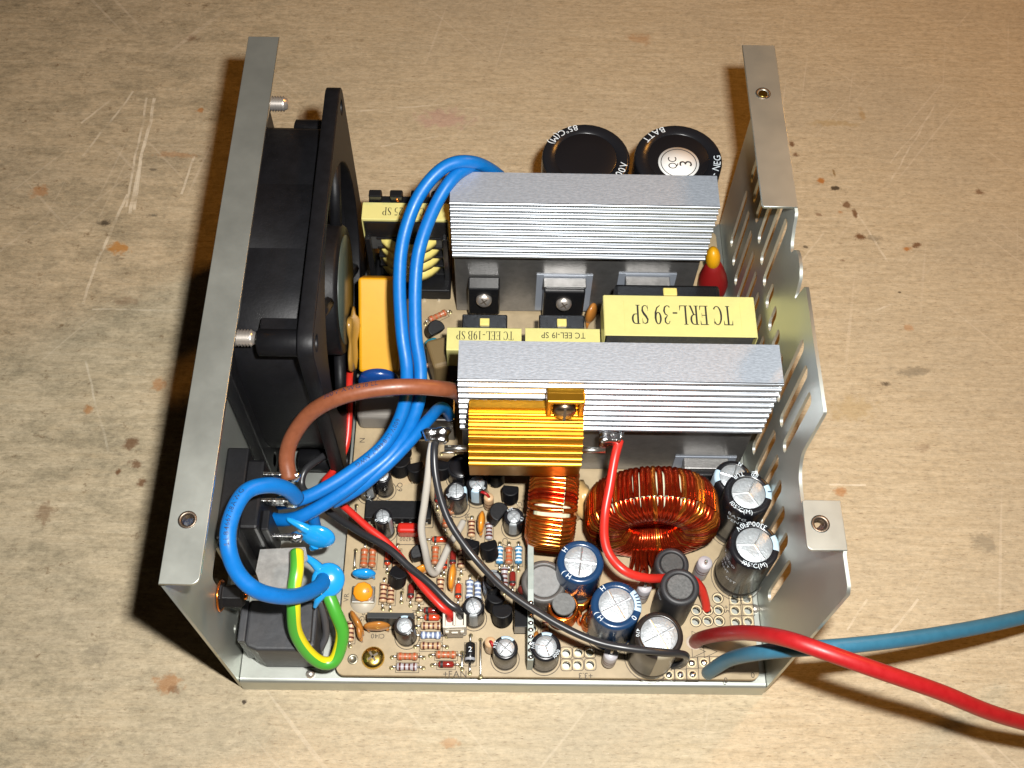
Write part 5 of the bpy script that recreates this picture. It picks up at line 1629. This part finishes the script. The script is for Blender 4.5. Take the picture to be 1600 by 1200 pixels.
cable("mains_cable", "blue cable bent in a big open loop beside the left wall", [(19.4, 35.8, 42), (18.1, 35.7, 48), (14.6, 34.2, 54), (10.2, 30.6, 57), (7.5, 24.2, 58), (7.3, 17.6, 57), (9.3, 12.3, 53), (13.2, 9.5, 48), (18.3, 9.8, 42), (22.5, 13.1, 35), (25.1, 17.5, 29), (25.4, 20.6, 26)],
      2.0, w_blue, BL, texts=[(.44, "LL84667 18AWG", 1.7, True, (0, .2, 1))])
cable("mains_cable", "brown cable curving from the inlet tag to the front heatsink", [(16.9, 41.2, 42), (16.5, 45.8, 45), (18, 49.7, 50), (23.1, 52.8, 56), (30.8, 54.9, 61), (39.6, 56.3, 63), (48.1, 57.5, 62), (55.8, 59.2, 58), (59.3, 62.9, 50), (60.4, 65.4, 42)],
      2.05, w_brown, None, texts=[(.36, "300V AWG 18 LL", 1.7, False, (0, .25, 1))])
# short blue stubs at the inlet
cable("mains_cable", "short blue stub dropping behind the upper blue ceramic capacitor", [(21.1, 38, 28), (21.3, 36.9, 24), (21.3, 36.2, 18), (20.6, 35.9, 10)], 1.6, w_blue, BL)
cable("earth_cable", "green and yellow striped earth cable looping down to the case floor", [(19.3, 24.5, 34), (19.8, 19.4, 35), (19.5, 14.7, 34), (19.2, 10.7, 31), (19.5, 6.7, 25), (21.2, 3.8, 18), (24.3, 2, 13), (27.5, 2.3, 12), (29.5, 5.2, 14), (29.9, 9, 18), (28.7, 12.9, 22), (26.4, 17.3, 24), (24.9, 21, 22)],
      1.75, None, None, two=-.022)
cable("sensor_wire", "dark grey wire loop beside the earth cable on the switch", [(24, 16.4, 20), (25, 13.9, 16), (24.9, 10.5, 10), (23.4, 7.8, 6), (22, 7.5, 2)], 0.95, mat("charcoal_wire_sheath", (.06, .06, .066), .4), None)
cable("fan_wire", "red fan wire running from the fan to the white connector", [(25.6, 93.3, 14), (26.1, 83.8, 16), (26.4, 74.2, 14), (25.7, 65.8, 10), (22.4, 59, 9), (21, 54.2, 12), (22.9, 48.5, 16), (28.4, 43.3, 18), (34.9, 38.2, 18), (40.3, 33.9, 17), (45.5, 28, 17), (50.4, 21.8, 17), (55.4, 16.5, 17), (57.6, 14.9, 15), (57.8, 14.4, 11)],
      1.02, w_red, "fan wire pair")
cable("fan_wire", "black fan wire running beside the red one to the white connector", [(26.4, 87.2, 10), (26.4, 76.8, 9), (25.6, 68.8, 8), (20.1, 61.3, 14), (16, 55.7, 16), (15.2, 51.5, 15), (18.8, 47.3, 15), (24.5, 42.7, 15), (32.2, 37.1, 17), (40.6, 31.3, 19), (46.9, 26.4, 19), (52.2, 21.7, 19), (57.5, 17.1, 18), (60.2, 15.7, 16), (60.7, 15.2, 11)],
      1.02, w_black, "fan wire pair")
cable("signal_wire", "grey white wire hanging from the gold resistor's left joint", [(53.2, 53.6, 41), (52.4, 49.6, 40), (51.8, 45, 36), (50.8, 40.3, 30), (50.2, 35.5, 24), (50.7, 31.4, 18), (51.9, 28.9, 12), (53.2, 28.1, 9), (54.9, 31.5, 8), (56.8, 37.2, 7), (59.1, 41.9, 6), (60.4, 45.4, 4.5)],
      1.0, w_grey, None)
cable("signal_wire", "thin black wire swooping from the gold resistor to the front edge", [(53.9, 53.5, 42), (53.7, 49.6, 42), (54.2, 44.1, 40), (55.7, 37.8, 36), (58.8, 31.9, 33), (64.2, 25.2, 30), (71.8, 17.9, 29), (80, 12.1, 28), (88.1, 7.1, 28), (96.1, 3.9, 28), (104, 2.4, 28), (112.2, 1.8, 27), (118, 2.3, 22), (120.3, 3.5, 14), (119.9, 4.1, 8), (118, 4.2, 4.5)],
      1.0, w_black, None, bare=1.5)
cable("signal_wire", "red wire from the gold resistor's right joint looping to the pads", [(102, 54, 41), (100.9, 49.4, 40), (99.3, 42.5, 37), (98.1, 36.1, 35), (97.8, 29.4, 34), (99.5, 24.6, 33), (103.6, 21, 32), (108.9, 20.6, 29), (115.8, 23.2, 22), (122.3, 24.9, 17), (125.8, 23.6, 13), (127.7, 21.7, 8), (128.5, 20.2, 4.5)],
      1.2, w_red, None, bare_start=True)
OUT = "thick output cables leaving to the right"
cable("output_cable", "thick dark red output cable leaving over the case's front right corner", [(124.6, 10.8, 4.6), (124.7, 9.5, 12), (126.1, 6.1, 28), (129.3, 0.8, 48), (134.6, -4.3, 60), (142.3, -8.3, 64), (153.6, -11.6, 62), (169.2, -15.1, 56), (185.6, -17.2, 46), (210.4, -18.6, 30)],
      1.85, w_dred, OUT)
MB().ell((0, 0, 0), 2.7, 2.3, 1.1, 14, 8).build("solder_skirt", mat("milky_flux", (.50, .42, .34), .3), col.objects.get("output_cable"))
cable("output_cable", "thick teal blue output cable passing beneath the red one", [(127.5, 2.4, 4.6), (127.7, 1.7, 11), (129.6, 0.7, 24), (132.7, -2, 39), (138.9, -3.5, 48), (148.1, -3.3, 50), (161.3, -0.9, 47), (178.2, 3.4, 40), (197.4, 9.5, 30), (226.8, 19.6, 14)],
      1.85, w_teal, OUT)

# ------------------------------------------------------------------ board print and solder fillets, now that all parts stand
so_ = sk.build("silkscreen", silk, board)
bl(so_)
jo = joints.build("solder_fillets", mat("olive_tinned_fillet", (.30, .25, .12), .35, .7), board)
bl(jo)
